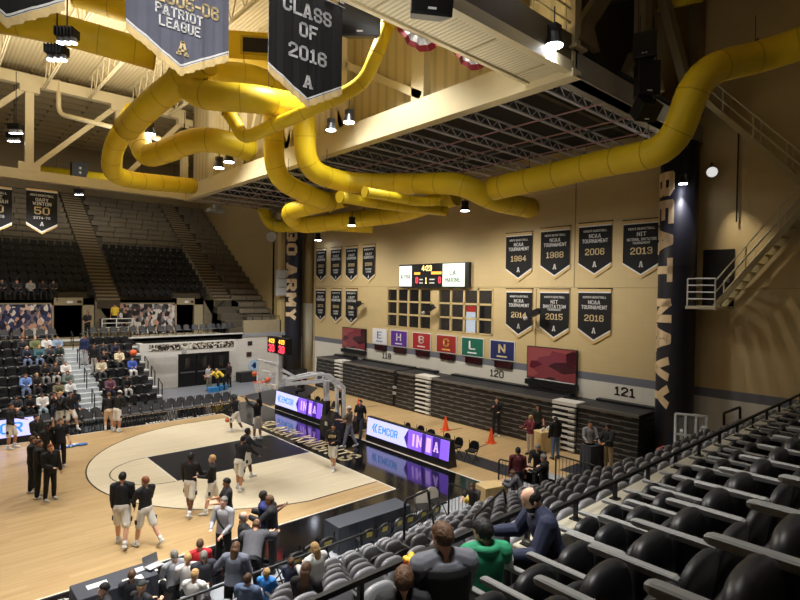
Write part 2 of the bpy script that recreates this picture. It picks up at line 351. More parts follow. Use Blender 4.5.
# ------------------------------------------------------------------ end wall (x = 11.2) with two window grids
XW = 11.2
wm = blockwall('painted block', [(3.1, (222, 218, 208)), (3.47, (116, 118, 130)), (30, (206, 184, 136))], 'y', .95)
w = MB()
def wallbox(y0, y1, z0, z1): w.box((XW, y0, z0), (XW+.3, y1, z1))
G1, G2, ZA, ZB = (9.42, 13.8), (4.5, 8.86), 4.82, 7.52
wallbox(-13, G2[0], 0, 21); wallbox(G1[1], 23.1, 0, 21); wallbox(G2[1], G1[0], 0, 21)
for g in (G1, G2): wallbox(g[0], g[1], 0, ZA); wallbox(g[0], g[1], ZB, 21)
st(w.build('wall_right', wm))
st(MB().box((XW-.02, -13, 7.565), (XW, 23.1, 7.595)).box((XW-.02, 22.95, 0), (XW, 23.1, 13.5)).build('trim_1', M('tan trim', (176, 156, 112))))
st(MB().box((XW-.015, -.55, 7.6), (XW, -.5, 14)).box((XW-.015, 1.62, 3.5), (XW, 1.68, 7.5)).build('trim_2', M('joint sealant', (150, 130, 92))))
glass = M('dark window glass', (34, 32, 34), .08, spec=.8)
# room behind the windows
st(MB().box((XW+3.5, 3.5, 4), (XW+3.7, 15, 8.5)).box((XW+.3, 3.5, 3.9), (XW+3.7, 15, 4.1)).box((XW+.3, 3.5, 8.3), (XW+3.7, 15, 8.5)).box((XW+.3, 3.3, 4), (XW+3.7, 3.5, 8.5)).box((XW+.3, 15, 4), (XW+3.7, 15.2, 8.5)).build('wall_press_room', M('press room wall', (110, 100, 90), .8)))
area((XW+2, 9, 8.2), (XW+2, 9, 0), 70, 1, 6)
pg = bpy.data.materials.new('window pane'); pg.use_nodes = True
_nt = pg.node_tree; _b = _nt.nodes['Principled BSDF']; _b.inputs['Base Color'].default_value = (.02, .02, .022, 1); _b.inputs['Roughness'].default_value = .06; _b.inputs['Alpha'].default_value = .45
for gi, g in enumerate((G1, G2)):
    fr = MB(); ww = (g[1]-g[0]-.25)/4; hh = (ZB-ZA-.25)/3
    for i in range(5): fr.box((XW-.03, g[0]+i*(ww+.05)-.05+.05*(i == 0), ZA), (XW+.1, g[0]+i*(ww+.05)+.09+.01*(i == 4), ZB))
    for j in range(4): fr.box((XW-.03, g[0], ZA+j*(hh+.05)-.04+.04*(j == 0)), (XW+.1, g[1], ZA+j*(hh+.05)+.07+.01*(j == 3)))
    fo = st(fr.build('window_%d' % (gi+1), TAN))
    for i in range(4):
        for j in range(3):
            y0 = g[0]+i*(ww+.05)+.06; z0 = ZA+j*(hh+.05)+.05
            MB().box((XW+.04, y0, z0), (XW+.06, y0+ww+.02, z0+hh+.02)).build('pane', pg, fo)
vm = thing('vending_machine', 'lit vending machine with a red top seen through the right window grid', 'vending machine', (XW+1.2, 7.25, 4.1))
MB().box((0, -.5, 0), (.8, .5, 2.3)).build('cabinet', M('vending side', (90, 90, 96)), vm)
MB().box((-.02, -.45, .2), (0, .45, 1.95)).build('lit_front', M('vending light', (225, 235, 245), emit=1.2), vm)
MB().box((-.03, -.48, 1.95), (0, .48, 2.3)).build('header', M('vending red', (220, 60, 50), emit=.9), vm)
# ------------------------------------------------------------------ other shell walls
tanw = blockwall('far block', [(3.1, (226, 222, 212)), (3.45, (120, 122, 132)), (30, (196, 174, 122))], 'x', .88)
st(MB().box((9.4, 26.6, 0), (15, 26.9, 14)).build('wall_far_corner', tanw))
st(MB().box((14.5, 22, 0), (14.8, 27, 14)).box((XW, 23.1, 0), (14.8, 23.2, 14)).build('wall_corner_return', wm))
ewm = blockwall('bowl side wall', [(30, (158, 136, 92))], 'y', .8, .9, 3.0)
st(MB().box((9.4, 25.4, 3.7), (9.7, 44, 21)).build('wall_bowl_side', ewm))
bwm = blockwall('bowl rear wall', [(30, (150, 130, 92))], 'x', .85)
st(MB().box((-36, 43.6, 0), (10, 43.9, 21)).build('wall_back', bwm))
st(MB().box((-36, -21, 0), (-35.7, 44, 21)).box((-36, -21, 0), (15, -20.7, 21)).build('wall_left', bwm))
deck = ribbed('roof deck', (216, 198, 154), 'X', 1.6, .8)
st(MB().box((-36, -21, 20.6), (15, 44, 20.8)).build('ceiling', deck))
# ------------------------------------------------------------------ columns with lettering wrapped round them
def round_column(name, label, cx, cy, r, words, zc, span, az, lh):
    t = thing(name, label, 'column', (cx, cy, 0))
    MB().tube([(0, 0, 0), (0, 0, 3.3), (0, 0, 8.4), (0, 0, 13.5)], r, 40).build('padding', NAVY, t, smooth=True)
    MB().tube([(0, 0, 3.28), (0, 0, 3.31)], r+.006, 40).tube([(0, 0, 8.39), (0, 0, 8.42)], r+.006, 40).build('wrap_seam', BLACK, t)
    Q, dx, dy = glyph_quads(words, 2.0); me = bpy.data.meshes.new('lettering'); bm = bmesh.new()
    for q in Q: bm.faces.new([bm.verts.new(p) for p in q])
    for i in range(1, 14):
        bmesh.ops.bisect_plane(bm, geom=bm.verts[:]+bm.edges[:]+bm.faces[:], plane_co=(0, dy*(i/14-.5), 0), plane_no=(0, 1, 0))
    ext = bmesh.ops.extrude_face_region(bm, geom=bm.faces[:]); up = {v for v in ext['geom'] if isinstance(v, bmesh.types.BMVert)}
    for v in bm.verts:
        u, q = v.co.x/dx*span, v.co.y/dy*lh; rr = r+(.016 if v in up else .002)
        # letters read downwards with their tops to the right for someone facing the column
        an = az+q/r
        v.co = (rr*math.cos(an), rr*math.sin(an), zc-u)
    bmesh.ops.recalc_face_normals(bm, faces=bm.faces[:])
    bm.to_mesh(me); bm.free(); me.materials.clear(); me.materials.append(M('tan wrap letters', (230, 204, 164), .55))
    o = bpy.data.objects.new('lettering', me); COL.objects.link(o); o.parent = t
    return t
round_column('lettered_column', 'round navy column at the right with tan letters facing the court', 10.45, -5.66, .72, 'BEAT NAVY', 7.45, 9.7, math.radians(150), .98)
round_column('lettered_column', 'distant black column in the hall corner with tan downward letters', 10.4, 25.1, .72, 'GO ARMY', 8.5, 7.6, math.radians(222), 1.0)
t = thing('plain_column', 'plain round column beside the lettered corner column, cream above white', 'column', (12.05, 25.4, 0))
MB().cyl((0, 0, 0), (0, 0, 6.1), .45, 24).build('lower_shaft', M('cream column', (226, 218, 190)), t, smooth=True)
MB().cyl((0, 0, 6.1), (0, 0, 13.5), .4, 24).build('upper_shaft', TAN, t, smooth=True)
# ------------------------------------------------------------------ retracted bleachers along the end wall
slat = M('bleacher boards', (38, 37, 37), .5, var=.2); nose = M('bleacher nosing', (112, 109, 105), .5)
XB = 9.1
secs = [(-4.75, -2.0), (-.7, 7.3), (8.65, 10.4), (10.7, 16.1), (17.1, 19.6)]
for i, (y0, y1) in enumerate(secs):
    lab = ['folded bleacher bank nearest the lettered column', 'longest folded bleacher bank under the wall number 120', 'short folded bleacher bank beside the white folded stairs, with a small vent', 'folded bleacher bank under the pale wall panels and number 118', 'far folded bleacher bank by the hall corner'][i]
    t = thing('folded_bleacher', lab, 'bleachers', (XB, (y0+y1)/2, 0), 0, 'folded bleachers along the end wall'); L = (y1-y0)/2
    b = MB(); n = MB()
    for k in range(9):
        z = .02+k*.235
        b.box((.03+.015*k, -L, z), (2.08, L, z+.2)); n.box((.02+.015*k, -L, z+.205), (.16, L, z+.235))
        for q in range(int((y1-y0)/1.1)): n.box((.02+.015*k, -L+.3+q*1.1+.5*(k % 2), z+.15), (.05+.015*k, -L+.62+q*1.1+.5*(k % 2), z+.19))
    b.build('boards', slat, t); n.build('nosings', nose, t)
    MB().box((.1, -L, 2.12), (.17, L, 2.25)).build('deck_edge', nose, t); MB().box((.17, -L, 2.15), (2.08, L, 2.24)).build('deck', M('bleacher deck', (40, 41, 45)), t)
    MB().box((1.7, -L, 2.24), (2.08, L, 2.34)).build('rear_strip', BLACK, t)
for i, (y0, y1) in enumerate([(-2.0, -.7), (7.3, 8.65), (16.1, 17.1)]):
    t = thing('folded_stairs', ['white folded stair stack behind the people at the tan table', 'white folded stair stack in the middle of the bleachers', 'white folded stair stack at the far end of the bleachers'][i], 'stairs', (XB, (y0+y1)/2, 0), 0, 'folded stair stacks'); L = (y1-y0)/2-.03
    b = MB().box((.12, -L, 0), (2.05, L, 2.2)); b.build('housing', BLACK, t)
    s = MB(); e = MB()
    for k in range(8):
        s.box((-.05, -L+.05, .12+k*.26), (.14, L-.05, .2+k*.26)); e.box((.0, -L+.05, .03+k*.26), (.12, -L+.4, .11+k*.26))
    s.box((.0, -L, 2.12), (.8, L, 2.28)); s.build('treads', WHITE, t); e.build('tread_brackets', LGREY, t)
t = thing('folded_bleacher_gap', 'narrow dark gap panel with two pale vents between bleacher banks', 'panel', (XB, 10.55, 0))
MB().box((.1, -.15, 0), (1, .15, 2.2)).build('panel', BLACK, t)
MB().box((.02, -.14, .78), (.1, .14, .95)).box((.02, -.14, 1.15), (.1, .14, 1.3)).build('vents', LGREY, t)
for s_, y, z in (('121', -3.2, 2.78), ('120', 4.15, 2.7), ('118', 13.75, 2.74)):
    t = thing('wall_number', 'black section number %s painted on the white wall band %s' % (s_, {'121': 'beside the navy column', '120': 'under the navy flag', '118': 'under the white flag'}[s_]), 'number', (XW, y, z))
    text('lettering', s_, BLACK, (-.012, 0, 0), (0, -1, 0), (0, 0, 1), h=.42, w=.95, parent=t, bold=.03)
# ------------------------------------------------------------------ banners
def banner(name, label, group, org, u, n, W_, H, drop, lines, cloth=CLOTH, trim=.22, cat='banner', edge=True, rod=True):
    """pennant: org = top middle, u = reading direction, n = towards the viewer"""
    t = thing(name, label, cat, org, 0, group); u = Vector(u); n = Vector(n); Z = V(0, 0, 1)
    def P(a, z, d=0): return u*a+Z*z+n*d
    h = W_/2
    def pent(z0, z1, zp, d0, d1, m=0):
        return [P(-h+m, z0, d0), P(h-m, z0, d0), P(h-m, z1, d0), P(0, zp, d0), P(-h+m, z1, d0)], n*(d1-d0)
    poly, d = pent(0, -H-trim, -H-drop-trim, 0, .02); MB().prism(poly, d).build('gold_border', GOLD, t)
    poly, d = pent(-trim, -H, -H-drop, .018, .032, 0); MB().prism(poly, d).build('cloth', cloth, t)
    if edge:
        wd = .035*W_
        e = MB().prism([P(-h, -H, .03), P(0, -H-drop, .03), P(0, -H-drop-wd*1.3, .03), P(-h, -H-wd*1.3, .03)], n*.006)
        e.prism([P(h, -H, .03), P(0, -H-drop, .03), P(0, -H-drop-wd*1.3, .03), P(h, -H-wd*1.3, .03)], n*.006)
        e.prism([P(-h, -trim, .03), P(h, -trim, .03), P(h, -trim+wd, .03), P(-h, -trim+wd, .03)], n*.006); e.build('white_edge', WTXT, t)
    if rod: MB().cyl(P(-h-.05, 0, .01), P(h+.05, 0, .01), .025, 8).build('rod', BLACK, t)
    for s_, z, hh, ww, mt in lines:
        text('lettering', s_, mt, P(0, z, .036), u, Z, h=hh, w=ww, parent=t, maxw=W_*.94)
    return t
yd, nn = (0, -1, 0), (-1, 0, 0)
wallb = [(2.78, 10.55, '1984', 'NCAA', 'TOURNAMENT', "MEN'S BASKETBALL"), (.55, 10.66, '1988', 'NCAA', 'TOURNAMENT', "MEN'S BASKETBALL"), (-1.62, 10.72, '2006', 'NCAA', 'TOURNAMENT', "WOMEN'S BASKETBALL"), (-3.85, 10.66, '2013', 'NIT', 'NATIONAL INVITATION', "MEN'S BASKETBALL"),
         (2.7, 7.5, '2014', 'NCAA', 'TOURNAMENT', "WOMEN'S BASKETBALL"), (.53, 7.5, '2015', 'NIT', 'INVITATION', "WOMEN'S BASKETBALL"), (-1.65, 7.53, '2016', 'NCAA', 'TOURNAMENT', "WOMEN'S BASKETBALL")]
for y, z, yr, a, b_, c in wallb:
    ln = [(c, -.42, .11, 1.2, WTXT), (a, -.66, .19, .62 if a == 'NCAA' else .42, WTXT), (b_, -.9, .19 if len(b_) < 12 else .13, 1.32, WTXT), (yr, -1.42, .32, 1.0, GOLDT), ('A', -2.02, .27, .2, WTXT)]
    if a == 'NIT': ln.append(('TOURNAMENT', -1.06, .11, .8, WTXT))
    banner('wall_banner', 'black wall pennant with gold hem and the year %s in gold digits' % yr, 'tournament pennants on the end wall', (XW-.05, y, z), yd, nn, 1.68, 1.94, .52, ln, trim=.21)
left = [(22.06, 10.65, 1), (19.96, 10.63, 2), (17.93, 10.62, 3), (15.84, 10.62, 4), (22.06, 7.42, 5), (19.88, 7.42, 6), (17.87, 7.42, 7)]
ol = ['first', 'second', 'third', 'fourth']
for y, z, i in left:
    yr = ['2002', '2005', '2006', '2008', '1978', '1990', '2010'][i-1]
    ln = [("MEN'S", -.36, .12, 1.05, WTXT), ('EAST', -.68, .18, .8, WTXT), ('CHAMPIONS', -.92, .2, 1.15, WTXT), (yr, -1.42, .24, .82, GOLDT), ('PATRIOT', -1.78, .13, .7, WTXT), ('LEAGUE', -1.96, .13, .6, WTXT), ('A', -2.32, .2, .16, WTXT)]
    banner('wall_banner', 'small far black pennant, %s from the hall corner in the %s row' % (ol[(i-1) % 4], 'upper' if i < 5 else 'lower'), 'league pennants by the hall corner', (XW-.05, y, z), yd, nn, 1.42, 2.15, .42, ln, trim=.18)
# hanging retired-number banners in front of the far truss
banner('hanging_banner', 'hanging black banner with gold outlined number 50 under the far truss', 'player banners under the far truss', (-7.6, 24.0, 13.1), (1, 0, 0), (0, -1, 0), 1.58, 2.05, .5,
       [("MEN'S BASKETBALL", -.4, .13, 1.2, WTXT), ('GARY', -.66, .2, .66, WTXT), ('WINTON', -.9, .22, .95, WTXT), ('50', -1.32, .46, .8, GOLDT), ('1974-78', -1.75, .17, .85, WTXT), ('A', -2.1, .24, .2, WTXT)], trim=.17)
banner('hanging_banner', 'hanging black banner cut off by the left picture edge under the far truss', 'player banners under the far truss', (-9.86, 24.0, 13.0), (1, 0, 0), (0, -1, 0), 1.58, 2.05, .5,
       [('BASKETBALL', -.4, .13, 1.1, WTXT), ('MIKE', -.64, .2, .66, WTXT), ('SILLIMAN', -.88, .22, 1.2, WTXT), ('20', -1.32, .46, .8, GOLDT), ('1964-66', -1.75, .17, .85, WTXT)], trim=.17)
# big fringed banners close to the camera under the near catwalk
FRINGE = M('gold fringe', (222, 194, 136), .7, var=.25, scale=14)
def big_banner(label, pl, pr_, papex, y, ztop, cloth, lines):
    a = at(*pl, y=y); b = at(*pr_, y=y); c = at(*papex, y=y); W_ = b.x-a.x; zc = (a.z+b.z)/2; H = ztop-zc; drop = zc-c.z
    t = thing('fringed_banner', label, 'banner', ((a.x+b.x)/2, y, ztop), 0, 'fringed banners under the near catwalk'); h = W_/2
    n = 14; fr = []; bk = []
    cl = MB(); cols = 28
    for sgn in (0, 1):
        pass
    front = []; back = []
    for i in range(cols+1):
        x = -h+W_*i/cols; wv = .012*math.sin(i*.9)+.006*math.sin(i*2.1+1); zb = -H-drop*(1-abs(x)/h)
        front.append((V(x, -.02+wv, 0), V(x, -.02+wv, zb))); back.append((V(x, .0+wv, 0), V(x, .0+wv, zb)))
    rings = [[f[0], f[1], b2[1], b2[0]] for f, b2 in zip(front, back)]
    cl.loft(rings).build('cloth', cloth, t)
    e = MB(); g = MB()
    for k in range(cols):
        for mb, o0, o1, dd in ((e, 0, .035, .006), (e, .05, .06, .006), (g, .062, .2, .004)):
            p0, p1 = front[k][1], front[k+1][1]; off = V(0, -dd, 0)
            if mb is g:
                o1 = o1+.012*((k*7) % 3-1)
            mb.prism([p0+V(0, -dd, -o0+.062), p1+V(0, -dd, -o0+.062), p1+V(0, -dd, -o1+.062), p0+V(0, -dd, -o1+.062)], V(0, -.012, 0))
    e.build('white_edge', WTXT, t); g.build('fringe', FRINGE, t)
    MB().cyl((-h-.05, 0, 0), (h+.05, 0, 0), .03, 8).build('rod', BLACK, t)
    MB().cyl((-h+.1, 0, 0), (-h+.1, 0, 1.2), .008, 6).cyl((h-.1, 0, 0), (h-.1, 0, 1.2), .008, 6).build('hanging_wires', DARKM, t)
    for s_, (px, py), hh, ww, mt in lines:
        q = at(px, py, y=y); text('lettering', s_, mt, (q.x-t.location.x, -.085, q.z-ztop), (1, 0, 0), (0, 0, 1), h=hh*W_, w=ww*W_, parent=t, ext=.006, bold=.035)
    return t
GR = M('grey banner letters', (206, 208, 212), .6)
big_banner('large navy fringed banner, greyed by light, hanging overhead that reads PATRIOT LEAGUE', (125.5, 23), (228, 54), (181.5, 69), -4.6, 13.6, CLOTHG,
           [('2005-06', (187, 6), .135, .62, GOLDT), ('PATRIOT', (178, 16), .1, .46, WTXT), ('LEAGUE', (178.5, 28), .1, .4, WTXT), ('A', (181, 50), .14, .12, GOLDT)])
big_banner('large black fringed banner that reads CLASS OF 2016 hanging overhead', (268, 67), (341, 88), (307, 101.5), -4.6, 13.6, CLOTH,
           [('BASKETBALL', (318, -9), .09, .7, GR), ('CLASS', (306, 13), .17, .66, GR), ('OF', (306.5, 33), .17, .25, GR), ('2016', (306, 56), .17, .52, GR), ('A', (306, 83), .15, .13, GR)])
q = at(65, 18, y=-4.6)
big_banner('black banner with gold fringe poking in at the top left corner', (-60, -35), (64.5, 1), (2, 18), -4.6, 14.2, CLOTH, [])
# ------------------------------------------------------------------ conference flags, televisions and scoreboard on the end wall
fl = [(14.5, (232, 232, 236), 'white', (120, 140, 190), 'E'), (12.45, (92, 48, 150), 'purple', (235, 235, 240), 'H'), (10.25, (170, 40, 44), 'red', (240, 230, 226), 'B'), (8.05, (158, 44, 40), 'brick red', (226, 190, 90), 'C'), (5.95, (22, 104, 84), 'green', (240, 240, 240), 'L'), (3.78, (30, 38, 96), 'navy', (224, 206, 150), 'N')]
for i, (y, c, nm, c2, s_) in enumerate(fl):
    t = thing('conference_flag', '%s conference flag in a row on the wall above a small dark screen' % nm, 'flag', (XW-.03, y, 4.05), 0, 'conference flags on the end wall')
    hw = .8 if i else .76
    MB().box((-.03, -hw-.05, -.56), (0, hw+.05, .56)).build('white_border', WTXT, t)
    MB().box((-.045, -hw, -.51), (-.03, hw, .51)).build('field', M('flag '+nm, c, .6), t)
    text('emblem', s_, M('emblem '+nm, c2), (-.05, 0, .1), yd, (0, 0, 1), h=.5, w=.5, parent=t, bold=.05)
    MB().box((-.05, -.35, -.38), (-.046, .35, -.3)).build('caption_bar', M('emblem '+nm, c2), t)
    t = thing('wall_screen', 'small dark wall screen hanging below the %s conference flag' % nm, 'screen', (XW-.06, y-.12, 3.27), 0, 'small screens below the flags')
    MB().box((-.05, -.62, -.19), (.05, .62, .19)).build('casing', BLACK, t)
    MB().box((-.056, -.56, -.17), (-.05, .56, .17)).build('display', M('dim red screen', (52, 14, 18), .2), t)
tvm = patches('dim maroon picture', [(64, 14, 24), (92, 36, 40), (44, 10, 18), (110, 52, 50)], 1.3, .35, (1, .8, 1.6), .15)
for lab, y0, y1, z0, z1 in (('large television with a dim maroon picture on the end wall', -.85, 2.05, 2.78, 4.48), ('maroon television at the far end of the end wall', 16.0, 18.87, 2.9, 4.48)):
    t = thing('wall_television', lab, 'television', (XW-.05, (y0+y1)/2, z0)); h = (y1-y0)/2
    MB().box((-.12, -h, 0), (0, h, z1-z0)).build('casing', BLACK, t)
    MB().box((-.126, -h+.04, .06), (-.12, h-.04, z1-z0-.04)).build('display', tvm, t)
    MB().box((-.2, -h-.06, -.32), (0, h+.06, -.06)).build('sound_bar', BLACK, t)
    MB().box((-.122, -h+.1, .0), (-.116, h-.5, .05)).build('ticker', WTXT, t)
t = thing('scoreboard', 'wall scoreboard over the windows between two white advertising panels', 'scoreboard', (XW-.05, 9.29, 7.58))
MB().box((-.22, -3.15, -.06), (0, 3.0, 1.46)).build('casing', BLACK, t)
ADW = M('lit white panel', (232, 236, 226), emit=.85)
MB().box((-.235, 1.75, .02), (-.22, 2.95, 1.36)).build('left_panel', ADW, t)
MB().box((-.235, -2.85, .02), (-.22, -1.05, 1.42)).build('right_panel', M('lit pale green panel', (222, 236, 212), emit=.85), t)
YT = M('yellow digits', (255, 226, 130), emit=1.6); RD = M('red digits', (255, 60, 80), emit=1.6); OR = M('orange lamps', (240, 160, 60), emit=1.2)
text('clock_digits', '4:23', YT, (-.23, .35, 1.18), yd, (0, 0, 1), h=.36, w=.9, parent=t)
text('guest_score', '0', RD, (-.23, 1.25, .42), yd, (0, 0, 1), h=.4, w=.22, parent=t); text('home_score', '0', RD, (-.23, -.8, .42), yd, (0, 0, 1), h=.4, w=.22, parent=t)
text('period_digit', '1', YT, (-.23, .4, .4), yd, (0, 0, 1), h=.4, w=.12, parent=t)
MB().box((-.23, .95, .78), (-.22, 1.5, .93)).box((-.23, -.95, .78), (-.22, -.05, .95)).build('bonus_lamps', OR, t)
MB().box((-.23, .7, .42), (-.22, 1.0, .5)).box((-.23, .7, .2), (-.22, 1.0, .28)).box((-.23, -.35, .42), (-.22, .1, .5)).box((-.23, -.35, .2), (-.22, .1, .28)).build('caption_lamps', WTXT, t)
DG = M('dark green print', (70, 96, 70)); text('panel_print', 'Alyssa', M('dark print', (60, 60, 60)), (-.24, 2.35, .66), yd, (0, 0, 1), h=.26, w=.95, parent=t, bold=0)
text('panel_print', 'Marine', DG, (-.24, -1.9, .42), yd, (0, 0, 1), h=.26, w=1.2, parent=t, bold=0); text('panel_print', 'La', DG, (-.24, -1.9, .86), yd, (0, 0, 1), h=.26, w=.5, parent=t, bold=0)
for lab, px, py in (('small camera bracketed over the lower left league pennant', 357, 305), ('small camera bracketed beside the 2014 pennant', 533, 314), ('small camera bracketed at the edge of the left window grid', 429, 309)):
    q = at(px, py, x=XW-.6); t = thing('wall_camera', lab, 'camera', q, 0, 'cameras on the end wall')
    MB().bar((.6, 0, .1), (.05, 0, .1), .06).build('bracket', DARKM, t); MB().box((-.15, -.42, -.14), (.12, .3, .14), Matrix.Rotation(-.45, 3, 'X')).build('camera_body', BLACK, t)
    MB().cyl((-.0, .3, -.18), (-.1, .5, -.28), .1, 10).build('lens_hood', LGREY, t)
# ------------------------------------------------------------------ mezzanine over the end of the hall
ZM, XM, Y0, Y1 = 13.55, 1.2, -6.15, 24.6
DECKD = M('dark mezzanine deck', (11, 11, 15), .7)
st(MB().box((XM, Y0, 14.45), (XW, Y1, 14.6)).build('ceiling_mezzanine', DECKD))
fa = MB().box((XM-.15, Y0-.1, ZM+.2), (XM+.1, Y1, 14.55)).box((XM-.2, Y0-.15, ZM-.02), (XM+.25, Y1, ZM+.2)); st(fa.build('trim_mezzanine_fascia', CREAM))
st(MB().box((XM, Y0-.1, ZM), (XW, Y0+.3, 14.3)).box((XM, Y0-.15, ZM), (XW, Y0+.55, ZM+.06)).build('trim_mezzanine_near_beam', M('grey beam', (150, 146, 136))))
st(MB().box((XM, Y1-.3, ZM), (XW, Y1, 14.3)).build('trim_mezzanine_far_beam', CREAMD))
t = thing('mezzanine_framing', 'dark grid of steel joists and pipes under the mezzanine', 'steel framing', (6, 9, ZM))
for i in range(17):
    y = Y0+1.1+i*1.8-9
    jb = MB().box((-4.7, y-.04, .37), (5.1, y+.04, .42)).box((-4.7, y-.06, .02), (5.1, y+.06, .07))
    for q in range(14): jb.bar((-4.7+.7*q, y, .06), (-4.35+.7*q, y, .38), .03).bar((-4.35+.7*q, y, .38), (-4.0+.7*q, y, .06), .03)
    jb.build('joist', M('joist steel', (190, 190, 196), .5), t)
for x in (-2.2, -.2, 1.9, 4): MB().cyl((x, Y0-8.6, .0), (x, Y1-9.4, .0), .03, 8).build('pipe', M('pink pipe', (170, 130, 132), .4), t)
for x in (.9,): MB().box((x-.06, Y0-8.6, .16), (x+.06, Y1-9.4, .22)).build('strut', STEEL, t)
# wall of the room above the mezzanine edge
sid = ribbed('siding', (206, 188, 140), 'Y', .55, .8)
st(MB().box((XM+.5, Y0+.6, 14.5), (XM+.7, Y1, 20.6)).build('wall_mezzanine', sid))
for i, y in enumerate((20.6, 15.6, 10.6, 5.6, .6, -3.4)):
    st(MB().box((XM+.15, y-.35, 14.5), (XM+.55, y+.35, 20.6)).build('trim_%d' % (i+3), CREAM))
br = MB()
for y0, y1 in ((15.6, 10.6), (10.6, 5.6)): br.bar((XM+.3, y0, 14.7), (XM+.3, (y0+y1)/2, 19.5), .3, .3); br.bar((XM+.3, y1, 14.7), (XM+.3, (y0+y1)/2, 19.5), .3, .3)
br.bar((XM+.3, .4, 14.8), (XM+.3, 5.4, 17.5), .3, .3)
tag(br.build('bracing', CREAM, origin=(XM+.3, 10, 14.6)), 'cream diagonal steel bracing against the siding above the mezzanine edge', 'bracing')
# ------------------------------------------------------------------ far truss
YT_, ZL, ZU = 24.5, 13.9, 19.6
t = thing('far_truss', 'long cream steel truss spanning above the far stands', 'truss', (0, YT_, ZL))
MB().box((-34, -.25, -.3), (1.0, .25, .3)).build('lower_chord', CREAM, t)
MB().box((-34, -.25, ZU-ZL-.35), (1.0, .25, ZU-ZL+.3)).build('upper_chord', CREAM, t)
xs = [1.0, -3.3, -8.2, -13, -18]
for i, x in enumerate(xs): MB().box((x-.22, -.2, .3), (x+.22, .2, ZU-ZL-.3)).build('post', CREAM, t)
for i in range(len(xs)-1):
    a, b = xs[i], xs[i+1]
    MB().bar((b, 0, .3), (a, 0, ZU-ZL-.3), .3, .3).build('diagonal', CREAM, t)
for x in xs[:4]:
    MB().box((x-.55, -.27, .2), (x+.55, .27, .75)).build('gusset_plate', CREAM, t); MB().box((x-.5, -.27, ZU-ZL-.75), (x+.5, .27, ZU-ZL-.3)).build('gusset_plate', CREAM, t)
# roof joists running from the far truss over the court
for i in range(9):
    x = 3.4-2.42*i-1.2
    if x < -14.5: continue
    t = thing('roof_joist', ['slender open web joist', 'open web roof joist'][0]+' under the roof deck, %s counted from the mezzanine wall' % ['first', 'second', 'third', 'fourth', 'fifth', 'sixth', 'seventh', 'eighth', 'ninth'][i], 'joist', (x, 12, 19.2), 0, 'roof joists')
    MB().box((-.08, -9, 0), (-.02, 12.3, .1)).box((.02, -9, 0), (.08, 12.3, .1)).build('bottom_chord', CREAM, t)
    MB().box((-.08, -12, 1.3), (.08, 12.3, 1.4)).build('top_chord', CREAM, t)
    wb = MB(); y = -9
    while y < 12: wb.bar((0, y, .05), (0, y+.7, 1.35), .05); wb.bar((0, y+.7, 1.35), (0, y+1.4, .05), .05); y += 1.4
    wb.build('web_rods', CREAM, t)
# dim joists of the roof over the far stands
ob = MB()
for i in range(12):
    y = 26+i*1.5; ob.box((-30, y-.05, 20.1), (9, y+.05, 20.5))
for i in range(20):
    x = -30+i*2; ob.box((x-.04, 25, 20.3), (x+.04, 43.5, 20.45))
tag(ob.build('rear_roof_joists', CREAMD, origin=(0, 34, 20)), 'dim grid of roof joists behind the far truss', 'joists')
# ------------------------------------------------------------------ near catwalk and truss
YC0, YC1, ZC = -6.15, -4.75, 13.75
st_ = thing('near_catwalk', 'overhead catwalk with a white panel underside meeting the mezzanine corner', 'catwalk', (-3, -5.4, ZC))
sof = ribbed('soffit panels', (214, 202, 166), 'X', 2.2, .86)
MB().box((-9, YC0+5.4+.12, 0), (4.1, YC1+5.4, .1)).build('soffit', sof, st_)
MB().box((-9, YC1+5.4-.06, -.06), (4.1, YC1+5.4+.06, .25)).build('court_side_edge', CREAM, st_)
MB().box((-9, YC0+5.4-.1, -.1), (4.1, YC0+5.4+.14, .22)).build('stand_side_edge', CREAM, st_)
for x in (-5.5, -2.2, 1.0, 3.2): MB().box((x-.02, YC0+5.5, -.02), (x+.02, YC1+5.4, .02)).build('panel_joint', CREAMD, st_)
MB().box((-9, YC0+5.4-.06, .22), (4.1, YC0+5.4+.06, 1.0)).build('knee_wall', M('dull olive panel', (92, 80, 56)), st_)
rl = MB()
for z in (1.35, 1.75): rl.cyl((-9, YC0+5.4, z), (4.1, YC0+5.4, z), .03, 8)
for i in range(9): rl.cyl((-9+i*1.6, YC0+5.4, 1.0), (-9+i*1.6, YC0+5.4, 1.75), .03, 8)
rl.build('handrail', CREAMD, st_)
st(MB().box((-12, Y0+1.8, 14.6), (XM+.4, Y0+2.0, 20.6)).build('wall_catwalk', M('dull tan panel', (150, 132, 94))))
# near truss: heavy members continuing to the end wall
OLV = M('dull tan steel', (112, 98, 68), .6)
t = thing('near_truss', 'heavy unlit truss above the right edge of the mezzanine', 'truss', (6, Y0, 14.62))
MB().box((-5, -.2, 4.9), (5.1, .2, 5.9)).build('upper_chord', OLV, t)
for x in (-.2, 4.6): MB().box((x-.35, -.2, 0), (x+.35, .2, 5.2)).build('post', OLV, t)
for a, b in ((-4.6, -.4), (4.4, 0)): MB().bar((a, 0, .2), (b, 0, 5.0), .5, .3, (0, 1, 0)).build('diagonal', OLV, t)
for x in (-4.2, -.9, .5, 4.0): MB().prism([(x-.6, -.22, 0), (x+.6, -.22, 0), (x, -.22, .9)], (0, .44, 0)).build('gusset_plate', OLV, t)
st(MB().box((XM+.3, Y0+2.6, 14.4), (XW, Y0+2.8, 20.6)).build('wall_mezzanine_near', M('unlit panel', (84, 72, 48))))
t = thing('corner_post', 'cream steel post rising from the near mezzanine corner', 'post', (XM, Y0, 14.3)); MB().box((-.16, -.16, 0), (.16, .16, 6)).build('shaft', CREAMD, t); MB().box((-.3, -.3, 0), (.3, .3, .08)).build('base_plate', CREAMD, t)
